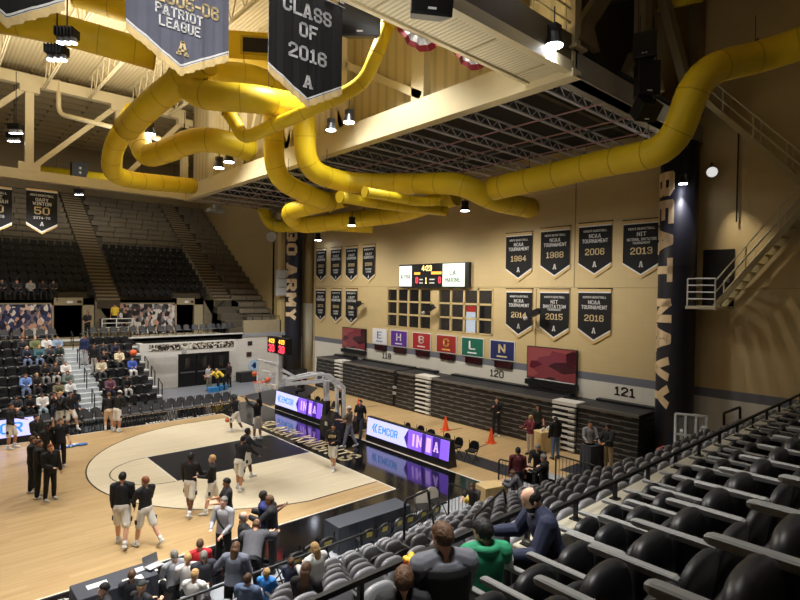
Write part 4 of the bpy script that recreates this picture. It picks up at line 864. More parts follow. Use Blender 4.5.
# ------------------------------------------------------------------ seats
def make_seat(panm, armm, ptop, down=False):
    t = thing('arena_seat', 'arena seat', 'seat', (0, 0, -50), 0)
    pr = []
    n = 12
    def outline(hw, z0, z1, yo, bulge=.0, rot=0):
        pts = [(-hw, z0), (-hw*1.02, (z0+z1)/2)]
        for i in range(n+1):
            a = PI-PI*i/n; pts.append((hw*math.copysign(abs(math.cos(a))**.7, math.cos(a)), z1-.17+.17*abs(math.sin(a))**.8))
        pts += [(hw*1.02, (z0+z1)/2), (hw, z0)]
        return pts
    f = outline(.25, .3, .72, 0); R = Matrix.Rotation(math.radians(9), 3, 'X')
    def ring(pts, y, sc_=1): return [R @ V(x*sc_, y, (z-.34)*sc_+(1-sc_)*.2)+V(0, 0, .34) for x, z in pts]
    bk = MB().loft([ring(f, -.035, .95), ring(f, -.025, 1), ring(f, .005, 1), ring(f, .02, .93)]).build('backrest', SEATB, t, smooth=True)
    g = outline(.226, .28, ptop, 0); R2 = Matrix.Rotation(math.radians(-4), 3, 'X')
    if down: R2 = Matrix.Rotation(math.radians(-86), 3, 'X')
    def ring2(pts, y, s): return [R2 @ V(x*s, y, (z-.36)*s+(1-s)*.2)+(V(0, .1, .4) if down else V(0, .17, .36)) for x, z in pts]
    pn = MB().loft([ring2(g, -.03, .82), ring2(g, -.015, .96), ring2(g, .015, 1), ring2(g, .045, .97), ring2(g, .06, .86)]).build('seat_pan', panm, t, smooth=True)
    am = []
    ar = MB(); secs_ = []
    for y, h, w_ in ((-.05, .5, .8), (-.03, 1, 1), (.38, 1, 1), (.42, .9, .95), (.44, .5, .75)):
        hw = .03*w_; zc = .655; secs_.append([V(.265-hw, y, zc-.02*h), V(.265-hw, y, zc+.012*h), V(.265-hw*.7, y, zc+.02*h), V(.265+hw*.7, y, zc+.02*h), V(.265+hw, y, zc+.012*h), V(.265+hw, y, zc-.02*h)])
    ao = ar.loft(secs_).build('armrest', armm, t)
    lg = MB().box((.25, -.03, 0), (.28, .05, .64)).box((.25, .05, .28), (.28, .2, .42)).box((.235, -.06, 0), (.295, .14, .02)).build('standard', DARKM, t)
    return t, [bk, pn, ao, lg]
# near stand: lower rows in front of the parapet, upper rows behind it
PITCH = .535
LROW = [(-4.5-.8*k, .14+.415*k) for k in range(9)]
UROW = [(-11.92, 4.12), (-12.71, 4.62), (-13.49, 5.13), (-14.27, 5.62)]
cm = M('stand concrete', (96, 94, 92), .85, var=.12)
b = MB()
for y, z in LROW: b.box((-34, -20, -.1), (14 if z > 2.5 else 4.5, y+.62, z))
for y, z in UROW: b.box((-34, -20, -.1), (XW, y+.66, z))
b.box((-34, -20, 0), (XW, -14.95, 6.12)).box((-34, -20, 0), (XW, -16, 6.6))
st(b.build('floor_near_stand', cm))
PX = -7.95
t = thing('parapet', 'pale concrete parapet curb in front of the dark near seats', 'parapet', (0, -11.1, 4.1))
MB().box((PX, -.12, -.7), (11.15, .12, .3)).build('curb', M('pale parapet', (172, 166, 146), .7, var=.08), t, bevel=.02)
r = MB(); r.bar((PX+.0, 0, .55), (11.15, 0, .55), .045)
i = PX+.12
while i < 11: r.bar((i, 0, .3), (i, 0, .55), .045); r.box((i-.06, -.06, .3), (i+.06, .06, .315)); i += 1.04
r.build('guard_rail', BLACK, t)
t = thing('front_row_rail', 'black handrail in front of the seated spectators nearest the camera', 'rail', (-10, -11.1, 4.1))
r = MB(); r.bar((-3.5, 0, .72), (2.1, 0, .72), .05)
for x in (-3.2, -2.2, -1.2, -.2, .8, 1.8): r.bar((x, 0, -.5), (x, 0, .72), .045)
r.build('rail', BLACK, t)
people_spots = {'U0': [-10.45, -9.92, -9.3, -8.6]}
# rails of the lower stand aisle
def loop(label, pts, rr=.028):
    o = Vector(pts[0]); t = thing('aisle_rail', label, 'rail', o, 0, 'near stand rails'); MB().tube(rounded([Vector(p)-o for p in pts], .15), rr, 8).build('pipe', BLACK, t, smooth=True); return t
def U(px, py, y): return at(px, py, y=y)
fr = thing('courtside_rail', 'long black rail with posts dividing the courtside chairs from the near stand', 'rail', (-7, -3.75, 0))
r = MB(); r.cyl((-5, 0, .95), (2.6, 0, .95), .03, 8); r.cyl((-5, 0, .55), (2.6, 0, .55), .02, 8)
for i in range(8): r.cyl((-5+i*1.08, 0, 0), (-5+i*1.08, 0, .95), .035, 8)
r.build('rails', BLACK, fr)
loop('black looped stair rail above the aisle by the empty black table', [U(410, 527, -6.2)-V(0, 0, .0), U(432, 512, -5.4), U(437, 520, -5.2)-V(0, 0, .6)])
loop('black looped stair rail in front of the bald man', [U(470, 535, -8.6), U(474, 517, -8.6), U(504, 489, -6.8), U(507, 508, -6.6)])
loop('short looped rail near the middle of the lower stand', [U(404, 540, -6.4), U(405, 500, -6.4), U(428, 490, -5.2), U(430, 510, -5.2)])
# ------------------------------------------------------------------ courtside furniture
def make_chair(lab, seatm, backm, logo=None):
    t = thing('folding_chair', lab, 'chair', (0, 0, -60), 0); kids = []
    kids.append(MB().box((-.22, -.2, .42), (.22, .22, .48)).build('seat', seatm, t, bevel=.02))
    f = []
    for i in range(11): a = PI*i/10; f.append((.225*math.cos(a), .68+.2*math.sin(a)))
    f += [(-.225, .52), (.225, .52)]
    R = Matrix.Rotation(math.radians(12), 3, 'X')
    kids.append(MB().prism([R @ V(x, -.22, z-.4)+V(0, 0, .4) for x, z in f], R @ V(0, .05, 0)).build('backrest', backm, t))
    if logo: kids.append(MB().box((-.09, -.232, .26), (.09, -.222, .4), R, (0, 0, .4)).build('emblem', logo, t))
    for s in (-1, 1):
        kids.append(MB().tube([(s*.22, -.2, .85), (s*.22, -.18, .5), (s*.22, .25, 0)], .015, 6).build('leg', DARKM, t)); kids.append(MB().tube([(s*.2, .15, .44), (s*.2, -.28, 0)], .015, 6).build('leg', DARKM, t))
    return t, kids
CHG = M('grey chair vinyl', (78, 80, 84), .4); 
fc, fck = make_chair('grey cushioned folding chair', CHG, CHG, WTXT); fu = [False]
def far_chair(x, y, z, rz, lab, grp):
    if not fu[0]: fu[0] = True; fc.location = (x, y, z); fc.rotation_euler = (0, 0, rz); c = fc
    else: c = copy_tree(fc, fck, (x, y, z), rz)
    c['label'] = lab; c['group'] = grp
for rw, y in enumerate((16.15, 17.15)):
    for i in range(20):
        x = 1.2-i*.56
        if rw == 0 and x < -7.6 or x < -9.5: continue
        far_chair(x, y, 0, PI, 'grey folding chair facing the far sideline, %s row, %s from the basket end' % (['front', 'rear'][rw], ordn(i+1)), 'folding chairs along the far sideline')
for i in range(13):
    x = -4.3+i*.62
    far_chair(x-.1, 25.75, 3.7, PI, 'dark folding chair on the concourse edge, %s right of the tan aisle' % ordn(i+1), 'chairs on the concourse edge')
for i in range(6):
    far_chair(4.2+i*.3 if False else 3.6+i*.42, 25.8+.25*(i % 2), 3.7, PI+.3*(i % 3), 'dark chair in the huddle by the second portal, %s from the left' % ordn(i+1), 'huddled chairs on the concourse')
for i in range(6):
    far_chair(-6.75-i*.62, 25.75, 3.7, PI, 'dark folding chair on the concourse edge, %s left of the short steps' % ordn(i+1), 'chairs on the concourse edge')
bc, bck = make_chair('black courtside chair', BLACK, M('black chair back', (26, 26, 28), .35), M('gold emblem', (214, 196, 90), .5))
for i, (px, py) in enumerate(((289, 556), (304, 548), (320, 541))):
    q = at(px, py, z=.72)
    l_ = 'black courtside chair with a yellow emblem, %s from the suited man' % ordn(i+1)
    if i == 0: bc.location = (q.x, q.y, 0); bc['label'] = l_; bc['group'] = 'black courtside chairs'; c = bc
    else: c = copy_tree(bc, bck, (q.x, q.y, 0), 0, l_)
    c.scale = (1.25, 1.25, 1.15)
for i in range(6):
    c = copy_tree(bc, bck, (-3.9+i*.5, -3.15, 0), (i % 3-1)*.15, 'black chair at the long black table, %s from left' % ordn(i+1)); c.scale = (1, 1, 1); c['group'] = 'chairs at the black table'
for i, (px, py) in enumerate(((424, 502), (437, 497))):
    q = at(px, py, z=.6); c = copy_tree(bc, bck, (q.x, q.y, 0), 2.6+.4*i, 'pale backed chair right of the black table, %s one' % ['nearer', 'farther'][i]); c['group'] = 'pale chairs beyond the black table'; c.scale = (1.1, 1.1, 1)
    for ch in c.children:
        if ch.name.startswith('backrest'): ch.data = ch.data.copy(); ch.data.materials[0] = M('pale chair back', (176, 170, 158), .5)
def table(name, lab, c, w_, d_, h, mat, rz=0):
    t = thing(name, lab, 'table', c, rz)
    MB().box((-w_/2, -d_/2, h-.04), (w_/2, d_/2, h)).build('table_top', mat, t, bevel=.015)
    s = MB(); n_ = 9
    for (x0, y0, x1, y1) in ((-w_/2, -d_/2, w_/2, -d_/2), (w_/2, -d_/2, w_/2, d_/2), (w_/2, d_/2, -w_/2, d_/2), (-w_/2, d_/2, -w_/2, -d_/2)):
        a = V(x0, y0, 0); b_ = V(x1, y1, 0); nn2 = (b_-a).normalized().cross(V(0, 0, 1)); R = []
        for i in range(n_+1):
            q = a.lerp(b_, i/n_); fl_ = .03*math.sin(i*2.2)+.015; R.append([q+V(0, 0, h-.02), q+nn2*fl_+V(0, 0, .02), q+nn2*(fl_-.015)+V(0, 0, .02), q-nn2*.015+V(0, 0, h-.02)])
        s.loft(R)
    s.build('cloth_skirt', mat, t)
    for sx in (-1, 1):
        for sy in (-1, 1): MB().cyl((sx*(w_/2-.08), sy*(d_/2-.08), 0), (sx*(w_/2-.08), sy*(d_/2-.08), h-.03), .02, 6).build('leg', DARKM, t)
    return t
TC = M('black tablecloth', (58, 61, 70), .7)
table('covered_table', 'long empty table with a black cloth beside the near sideline', (-3.15, -2.42, 0), 2.6, .72, .76, TC, -.03)
table('covered_table', 'black covered scoring table at the bottom edge of the court', (-9.75, -1.7, 0), 1.6, .75, .76, TC, .02)
table('serving_table', 'tan skirted table by the bleachers with cups on it', at(546, 450, z=0), 1.1, .6, .92, M('tan tablecloth', (206, 180, 128), .7), -.3)
table('serving_table', 'tall table with a black cloth between the two men at the right', at(592, 468, z=0), .75, .6, 1.0, TC, -.3)
table('serving_table', 'tan skirted table behind the barricade near the kneeling person', V(*at(492, 484, z=.85).xy, 0), .9, .6, .85, M('tan tablecloth', (206, 180, 128), .7), -.3)
tq = at(546, 450, z=0)
for i in range(7):
    q = tq+V(-.42+.14*i, .05*(i % 3)-.05, .92); t = thing('cup', 'small white cup on the tan table, %s along it' % ordn(i+1), 'cup', q, 0, 'cups on the tan table'); MB().cyl((0, 0, 0), (0, 0, .14), .035, 8, .045).build('cup_body', WTXT, t)
for i, (x, y, rz) in enumerate(((-10.1, -1.7, .1), (-9.2, -1.6, -.1), (-9.45, -1.95, .05))):
    tag(MB().box((-.2, -.1, 0), (.2, .1, .01)).build('paper_sheet', WTXT), 'white paper on the scoring table, %s' % ['left one', 'beside the laptop', 'nearest the stand'][i], 'paper', 'papers on the scoring table').location = (x, y, .765)
t = thing('laptop', 'grey open laptop among the people at the scoring table', 'laptop', at(154, 566, z=.8), .3); MB().box((-.18, -.12, 0), (.18, .12, .02)).build('base', LGREY, t); MB().box((-.18, .1, .02), (.18, .12, .26), Matrix.Rotation(-.3, 3, 'X')).build('lid', M('laptop lid', (96, 98, 102), .4), t)
# LED boards
PUR = M('purple display', (124, 84, 214), emit=.9); LAV = M('lavender display', (176, 176, 246), emit=.95); BLU = M('display blue', (40, 130, 205), emit=.8); DKP = M('deep purple display', (62, 34, 130), emit=.7); LIP = M('light purple display', (200, 160, 250), emit=.9)
def ledboard(lab, o, L, rz, split, rev=False):
    t = thing('display_board', lab, 'display board', o, rz)
    MB().prism([(-L/2, 0, 0), (-L/2, .1, 1.16), (-L/2, .3, 1.16), (-L/2, .5, 0)], (L, 0, 0)).build('casing', BLACK, t)
    R = Matrix.Rotation(-math.atan(.1/1.16), 3, 'X')
    MB().box((-L/2+.05, -.012, .3), (L/2-.05, 0, 1.12), R).build('left_display', LAV, t)
    if split < 1:
        x0 = -L/2+L*split; MB().box((x0, -.016, .3), (L/2-.05, -.011, 1.12), R).build('right_display', PUR, t)
        s = MB(); s2 = MB(); w_ = L/2-.05-x0
        s.prism([R @ V(x0-.25, -.019, .71), R @ V(x0, -.019, .3), R @ V(x0, -.019, 1.12)], R @ V(0, .006, 0)); s.build('display_arrow', DKP, t); MB().box((x0+w_*.36, -.02, .3), (x0+w_*.45, -.015, 1.12), R).build('display_panel', DKP, t); MB().box((x0+w_*.62, -.02, .3), (x0+w_*.8, -.015, 1.12), R).build('display_panel', DKP, t)
        s2.box((x0+w_*.12, -.02, .45), (x0+w_*.17, -.015, .98), R).box((x0+w_*.22, -.02, .45), (x0+w_*.27, -.015, .98), R).box((x0+w_*.47, -.02, .4), (x0+w_*.58, -.015, 1.0), R); s2.build('display_marks', LIP, t)
        for c, xx in (('N', .3), ('A', .71)): text('display_letters', c, LIP, R @ V(x0+w_*xx, -.022, .72), (1, 0, 0), R @ V(0, 0, 1), h=.42, parent=t)
        lx = -L/2+L*split*.5
    else: lx = L/2-1.75
    text('display_letters', 'EMCOR', BLU, R @ V(lx+.12, -.022, .71), (1, 0, 0), R @ V(0, 0, 1), h=.36 if split < 1 else .5, w=1.35 if split < 1 else 2.3, parent=t, bold=.04)
    m_ = MB(); 
    for k_ in range(2): m_.prism([R @ V(lx-1.05+.16*k_, -.02, .71), R @ V(lx-.9+.16*k_, -.02, .92), R @ V(lx-.82+.16*k_, -.02, .92), R @ V(lx-.95+.16*k_, -.02, .71), R @ V(lx-.82+.16*k_, -.02, .5), R @ V(lx-.9+.16*k_, -.02, .5)], R @ V(0, .006, 0))
    m_.build('display_mark', BLU, t)
    return t
ledboard('glowing display board along the baseline left of the basket base', (3.0, 12.0, 0), 5.1, -PI/2, .52)
ledboard('glowing display board along the baseline right of the basket base', (3.12, 3.0, 0), 5.5, -PI/2, .54)
ledboard('glowing display board end at the left edge of the far sideline', (-11.2, 15.35, 0), 4.4, 0, 1)
for lab, y0, n_ in (('first', 13.6, 4), ('second', 4.6, 6)):
    for i in range(n_):
        x, y = 4.55+.1*(i % 2), y0-i*.85; c = copy_tree(bc, bck, (x, y, 0), PI/2+.2*(i % 3-1), 'black chair behind the %s display board, %s from far end' % (lab, ordn(i+1))); c.scale = (1, 1, 1); c['group'] = 'chairs behind the display boards'
# basketball goal
t = thing('basketball_goal', 'white portable basketball goal with a padded base at the far baseline', 'basketball goal', (0, 7.62, 0))
pad = M('dark padding', (48, 42, 40), .5)
MB().prism([(1.85, -.9, 0), (1.85, -.9, .85), (2.15, -.9, 1.3), (2.5, -.9, .85), (2.5, -.9, 0)], (0, 1.1, 0)).build('padded_front', pad, t); MB().box((1.84, -.45, .6), (1.85, -.22, .8)).build('label', WTXT, t)
MB().box((2.5, -.7, .15), (4.1, .7, .65)).build('base_frame', BLACK, t)
WG = M('white goal steel', (226, 230, 236), .35)
b = MB()
for s in (-.3, .3):
    b.bar((-.35, s*.5, 3.0), (1.35, s, 3.15), .12); b.bar((1.35, s, 3.15), (2.0, s, 3.08), .12); b.bar((2.0, s, 3.08), (2.9, s, 2.4), .13); b.bar((2.9, s, 2.4), (2.95, s, .6), .14)
    b.bar((-.35, s*.5, 2.8), (2.05, s, 2.76), .09); b.bar((1.65, s, 3.1), (1.65, s, 2.78), .07); b.bar((2.4, s, 2.8), (2.0, s, 2.76), .08)
b.bar((1.35, -.3, 3.15), (1.35, .3, 3.15), .08); b.bar((2.9, -.3, 2.35), (2.9, .3, 2.35), .1); b.build('extension_frame', WG, t)
MB().bar((2.05, 0, 2.75), (2.1, 0, .6), .22).build('main_post', WG, t); MB().bar((2.08, 0, 1.75), (2.1, 0, .6), .28).build('post_pad', BLACK, t)
MB().bar((-1.0, .0, 3.4), (-.2, .0, 3.15), .14).bar((-1.15, .35, 3.9), (.3, .2, 3.1), .06).bar((-1.15, -.35, 3.9), (.3, -.2, 3.1), .06).build('board_braces', WG, t)
gl = bpy.data.materials.new('backboard glass'); gl.use_nodes = True; _b = gl.node_tree.nodes['Principled BSDF']; _b.inputs['Base Color'].default_value = (.9, .95, .95, 1); _b.inputs['Alpha'].default_value = .12; _b.inputs['Roughness'].default_value = .05
MB().box((-1.22, -.9, 2.92), (-1.2, .9, 3.95)).build('backboard_glass', gl, t)
e = MB(); Y = .915
for a, b_ in (((-Y, 2.9), (Y, 2.9)), ((Y, 2.9), (Y, 3.97)), ((Y, 3.97), (-Y, 3.97)), ((-Y, 3.97), (-Y, 2.9))): e.bar((-1.21, a[0], a[1]), (-1.21, b_[0], b_[1]), .05)
e.build('backboard_frame', WG, t)
e = MB()
for a, b_ in (((-.3, 3.05), (.3, 3.05)), ((.3, 3.05), (.3, 3.5)), ((.3, 3.5), (-.3, 3.5)), ((-.3, 3.5), (-.3, 3.05))): e.bar((-1.235, a[0], a[1]), (-1.235, b_[0], b_[1]), .05, .01)
e.build('target_square', WTXT, t)
MB().box((-1.26, -.95, 2.8), (-1.15, -.35, 2.98)).box((-1.26, -.35, 2.8), (-1.15, .95, 2.92)).build('bottom_pad', WHITE, t)
MB().tube([V(-1.6+.23*math.cos(2*PI*i/20), .23*math.sin(2*PI*i/20), 3.05) for i in range(21)], .02, 6).bar((-1.36, 0, 3.05), (-1.22, 0, 3.0), .08).build('rim', M('orange rim', (226, 86, 40), .4), t)
nt_ = MB()
for i in range(12):
    a = 2*PI*i/12
    for s in (1, -1): nt_.tube([V(-1.6+(.23-.11*k_/3)*math.cos(a+s*k_*.26), (.23-.11*k_/3)*math.sin(a+s*k_*.26), 3.05-.15*k_) for k_ in range(4)], .009, 4)
nt_.build('net', WTXT, t)
MB().bar((-1.0, -.8, 2.95), (-1.0, -.8, 4.5), .16).build('clock_post', WG, t)
for i, (y, rz) in enumerate(((-.32, -.0), (-1.22, .0))):
    c = MB().box((-1.15, y-.4, 4.38), (-.85, y+.4, 5.1)).build('shot_clock', BLACK, t)
    text('shot_digits', '30', RD, (-1.16, y, 4.6), (0, -1, 0), (0, 0, 1), h=.34, w=.5, parent=c); text('clock_digits', '4:23', M('amber digits', (255, 190, 60), emit=1.4), (-1.16, y, 4.93), (0, -1, 0), (0, 0, 1), h=.2, w=.5, parent=c)
BALL = M('orange basketball', (214, 104, 56), .55, var=.05)
def ball(lab, q):
    t = thing('basketball', lab, 'basketball', q, 0, 'basketballs'); MB().ell((0, 0, 0), .122, .122, .122, None, 16, 10).build('ball', BALL, t, smooth=True)
    s = MB(); 
    for R in (Matrix.Identity(3), Matrix.Rotation(PI/2, 3, 'X'), Matrix.Rotation(PI/2, 3, 'Y')): s.tube([R @ V(.122*math.cos(2*PI*i/24), .122*math.sin(2*PI*i/24), 0) for i in range(25)], .004, 4)
    s.build('seams', BLACK, t)
ball('orange basketball in the air just left of the rim', V(-1.75, 7.75, 3.42)); ball('orange basketball in the air beside the rim and the backboard', V(-1.42, 7.1, 3.2))
ball('orange basketball bouncing beside the dribbling player', at(227.5, 420, y=11.4))
# cones, barricades and small props
cone = M('orange cone', (240, 90, 40), .5)
for lab, px, py in (('orange cone near the bleachers, right of the white folded stairs', 445.5, 430), ('orange cone in front of the man by the bleachers', 491, 443), ('orange cone seen behind the man in dark clothes by the boards', 358.5, 410)):
    q = at(px, py, z=0); t = thing('traffic_cone', lab, 'cone', q, 0, 'orange cones'); MB().cyl((0, 0, .04), (0, 0, .72), .17, 16, .035).build('cone_body', cone, t); MB().box((-.2, -.2, 0), (.2, .2, .04)).build('cone_base', cone, t)
def barricade(lab, a, b_, h):
    a = Vector(a); b_ = Vector(b_); t = thing('barricade', lab, 'barricade', a, 0, 'black barricades'); d = b_-a; Z = V(0, 0, h)
    MB().tube(rounded([V(0, 0, 0), Z, d+Z, d], .12), .03, 8).cyl(V(0, 0, .15), d+V(0, 0, .15), .02, 6).build('frame', BLACK, t)
    n_ = int(d.length/.14); s = MB()
    for i in range(1, n_): q = d*(i/n_); s.cyl(q+V(0, 0, .15), q+Z, .009, 5)
    s.build('bars', BLACK, t)
    for f in (0.08, .92): MB().bar(d*f+V(-.25, .1, .03), d*f+V(.25, -.1, .03), .05).build('foot', BLACK, t)
barricade('black barricade fence at the aisle foot left of the tan table', V(*at(449, 483, z=1.1).xy, 0), V(*at(477, 493, z=1.1).xy, 0), 1.1)
barricade('black barricade fence in front of the bald man with papers', V(*at(499, 459, z=1.1).xy, 0), V(*at(535, 468, z=1.1).xy, 0), 1.1)
barricade('black barricade fence in front of the two men at the black table', V(*at(556, 455, z=1.2).xy, 0), V(*at(596, 466, z=1.2).xy, 0), 1.2)
for i, (px, py) in enumerate(((213, 392), (222, 390))):
    q = at(px, py, z=0); t = thing('equipment_tub', 'blue tub in front of the yellow shirted people, %s' % ['left', 'right'][i], 'tub', q, .3*i, 'blue tubs'); MB().loft([[(-.32, -.22, 0), (.32, -.22, 0), (.32, .22, 0), (-.32, .22, 0)], [(-.36, -.25, .3), (.36, -.25, .3), (.36, .25, .3), (-.36, .25, .3)]]).build('tub_body', M('blue plastic', (60, 150, 220), .4), t); MB().box((-.38, -.27, .3), (.38, .27, .34)).build('rim', M('blue plastic', (60, 150, 220), .4), t)
q = at(72, 447, z=0); t = thing('spilled_towels', 'blue and white towels lying on the court near the far sideline', 'towels', q); b = MB()
for i in range(6): b.ell((random.uniform(-.5, .5), random.uniform(-.2, .2), .05), .22, .14, .07)
b.build('cloth', patches('blue white towel', [(70, 120, 190), (226, 228, 232), (50, 80, 150)], 6), t, smooth=True, remesh=.03)
t = thing('spare_backboard', 'stored glass backboard with a white frame behind the parapet rail', 'backboard', at(690, 456, y=-7.2)); 
bq = t.location; w1, h1 = 1.0, 1.5
R = Matrix.Rotation(-1.15, 3, 'Z')
e = MB()
for a, b_ in (((-w1/2, 0), (w1/2, 0)), ((w1/2, 0), (w1/2, h1)), ((w1/2, h1), (-w1/2, h1)), ((-w1/2, h1), (-w1/2, 0)), ((-w1/6, 0), (-w1/6, h1)), ((w1/6, 0), (w1/6, h1)), ((-w1/2, h1*.5), (w1/2, h1*.5))): e.bar(R @ V(a[0], 0, a[1]), R @ V(b_[0], 0, b_[1]), .07)
e.build('frame', WG, t); MB().box((-w1/2, -.01, 0), (w1/2, .01, h1), R).build('glass', gl, t)
MB().bar(R @ V(-.3, .05, .9), R @ V(-.2, 1.3, -.2), .1).bar(R @ V(.4, .05, 1.1), R @ V(.3, 1.4, .1), .1).build('struts', WG, t); MB().box((-.6, -.4, -2.2), (.6, .4, -.1)).build('cart', BLACK, t)
q = at(673, 461, y=-6.0); t = thing('drinks_cooler', 'pale blue cooler with a red rim behind the parapet by the navy column', 'cooler', V(q.x, q.y, q.z-.55)); MB().box((-.45, -.35, 0), (.45, .35, .95)).build('tub', M('pale blue plastic', (150, 196, 230), .4), t, bevel=.04); MB().tube([(-.5, -.4, 1.0), (.5, -.4, 1.0), (.5, .4, 1.0), (-.5, .4, 1.0), (-.5, -.4, 1.0)], .07, 6).build('rim', M('red white rim', (206, 120, 110), .5), t); MB().cyl((0, 0, -2), (0, 0, 0), .3, 10).build('stand', BLACK, t)
t = thing('wall_loop_rail', 'black square loop rail on the white wall right of the navy column', 'rail', at(723, 430, x=XW-.3)); MB().tube(rounded([at(724, 430, x=XW-.3)-t.location, at(724, 413, x=XW-.3)-t.location, at(740, 407, x=XW-.3)-t.location, at(740, 424, x=XW-.3)-t.location], .06), .05, 8).build('pipe', BLACK, t)
# ------------------------------------------------------------------ people
SKIN = {'l': M('light skin', (226, 176, 148), .5, var=.04), 'm': M('tan skin', (186, 132, 98), .5, var=.04), 'd': M('dark skin', (106, 68, 48), .5, var=.04)}
HAIR = {'k': M('black hair', (22, 19, 18), .6, var=.5, scale=40, bump=.6), 'b': M('brown hair', (96, 68, 46), .6, var=.5, scale=40, bump=.6), 'r': M('red brown hair', (130, 70, 38), .6), 'y': M('blond hair', (196, 158, 104), .6, var=.4, scale=40, bump=.6), 'g': M('grey hair', (128, 124, 118), .6, var=.3, scale=40, bump=.6)}
SHOE = {'w': M('white shoes', (220, 220, 218), .5), 'k': M('dark shoes', (26, 26, 28), .5), 'g': M('grey shoes', (130, 130, 130), .5)}
CC = {}
def cloth(c): return M('cloth %d %d %d' % c, c, .8, var=.1, scale=9)
EYE = M('dark eyes', (30, 22, 20), .3); EYEW = M('eye whites', (226, 222, 216), .4); LIP = M('lips', (160, 92, 82), .5)
def limb(mb, pts, rs, n=10):
    """tapering rounded limb through the joints"""
    fine = []; fr = []
    for i in range(len(pts)-1):
        for u in (0, .33, .66): fine.append(Vector(pts[i]).lerp(Vector(pts[i+1]), u)); fr.append(rs[i]*(1-u)+rs[i+1]*u)
    fine.append(Vector(pts[-1])); fr.append(rs[-1]); mb.tube(fine, 0, n, fr)
    for q, r in zip(pts, rs): mb.ell(q, r, r, r, None, n, 6)
def person(lab, loc, va, H=1.83, pose=None, top=(24, 24, 27), sleeve='long', bottom=(24, 24, 27), leg='long', hair=('short', 'k'), skin='l', shoe='k', cap=None, detail=0, group=None, sit=False, extra=None, vest=None, sub=None, cuff=None, beard=None, strap=False, rzabs=None, cat='person'):
    if not sit and detail == 1: H *= 1.05
    P = dict(lean=0, side=0, hip=(0, 0), knee=(3, 3), ab=(4, 4), arm=((4, 8, 12, 0), (4, 8, 12, 0)), hy=0, hp=0)
    if sit: P.update(hip=(86, 86), knee=(84, 84), ab=(7, 7), arm=((28, 6, 62, 26), (28, 6, 62, 26)), lean=4)
    P.update(pose or {})
    rz = math.radians(-41.73+va) if rzabs is None else rzabs
    vox = (.019, .0125, .0085)[detail]
    sn, cs = math.sin, math.cos; rd = math.radians
    pel = V(0, 0, 0); ln = rd(P['lean']); sd = rd(P['side'])
    sp = V(sn(sd), sn(ln)*cs(sd), cs(ln)*cs(sd)); fwd = V(0, cs(ln), -sn(ln)); X = (fwd.cross(sp)).normalized(); fwd = sp.cross(X)
    tl = .315*H; neck = pel+sp*tl; shz = pel+sp*tl*.9
    J = {}
    zmin = 1e9
    for s, k in ((-1, 0), (1, 1)):
        hp_, kn, ab = rd(P['hip'][k]), rd(P['knee'][k]), rd(P['ab'][k])
        h0 = pel+V(s*.052*H, 0, -.01*H); d1 = V(s*sn(ab), cs(ab)*sn(hp_), -cs(ab)*cs(hp_)); kq = h0+d1*.245*H
        d2 = V(s*sn(ab)*.4, sn(hp_-kn), -cs(hp_-kn)); aq = kq+d2*.245*H
        fd = V(0, 1, 0) if (sit or abs(P['hip'][k]-P['knee'][k]) < 25) else V(0, cs(hp_-kn), sn(hp_-kn)*.9)
        fd = fd.normalized(); J['hip%d' % k], J['knee%d' % k], J['ank%d' % k], J['foot%d' % k] = h0, kq, aq, fd
        zmin = min(zmin, aq.z-.042*H)
        f, a, e, w = [rd(v) for v in P['arm'][k]]
        s0 = shz+X*s*.112*H; u1 = V(s*sn(a), cs(a)*sn(f), -cs(a)*cs(f)); el = s0+u1*.17*H
        u2 = V(s*sn(a)*cs(w)*.5-s*sn(w), cs(w)*sn(f+e), -cs(w)*cs(f+e)).normalized(); wr = el+u2*.145*H
        J['sh%d' % k], J['el%d' % k], J['wr%d' % k], J['hd%d' % k] = s0, el, wr, u2
    up = V(0, 0, -zmin)
    for k in list(J):
        if not (k.startswith('foot') or k.startswith('hd')): J[k] = J[k]+up
    pel = pel+up; neck = neck+up; shz = shz+up
    loc = Vector(loc)
    if sit: loc = loc+V(0, 0, 0)
    t = thing('person', lab, cat, loc, rz, group)
    if sit: SITTING.append(Vector(loc))
    # ---- torso sections (X half width, Y half depth)
    def torso(mb, g, a=0.0, b=1.0, top_=True):
        prof = [(-.08, .088, .066), (.0, .094, .07), (.2, .088, .062), (.42, .083, .058), (.62, .092, .064), (.8, .098, .064), (.9, .092, .056), (.97, .06, .046), (1.0, .038, .038)]
        R = []
        for u, hx, hy in prof:
            if u < a or u > b: continue
            c = pel+sp*tl*u; R.append([c+X*(hx*H+g)*cs(2*PI*i/16)+fwd*(hy*H+g)*sn(2*PI*i/16)*(1.0 if sn(2*PI*i/16) > 0 else .9) for i in range(16)])
        mb.loft(R)
    hR = Matrix.Rotation(rd(P['hy']), 3, 'Z') @ Matrix.Rotation(-rd(P['hp'])-ln*.35, 3, 'X')
    hc = neck+sp*.02*H+hR @ V(0, .008*H, .06*H)
    hw, hd_, hh = .0435*H, .055*H, .067*H
    child = H < 1.5
    if child: hw, hd_, hh = hw*1.2, hd_*1.2, hh*1.15
    b = MB(); torso(b, 0)
    for k, s in ((0, -1), (1, 1)):
        limb(b, [J['hip%d' % k], J['knee%d' % k], J['knee%d' % k].lerp(J['ank%d' % k], .35), J['ank%d' % k]], [.052*H, .034*H, .036*H, .021*H])
        fq = J['ank%d' % k]; fd = J['foot%d' % k]; limb(b, [fq+V(0, 0, -.015*H)-fd*.02*H, fq+V(0, 0, -.026*H)+fd*.085*H], [.024*H, .016*H], 8)
        limb(b, [J['sh%d' % k], J['el%d' % k], J['el%d' % k].lerp(J['wr%d' % k], .3), J['wr%d' % k]], [.032*H, .023*H, .022*H, .015*H])
        limb(b, [shz+X*s*.04*H+sp*.02*H, J['sh%d' % k]], [.034*H, .034*H])
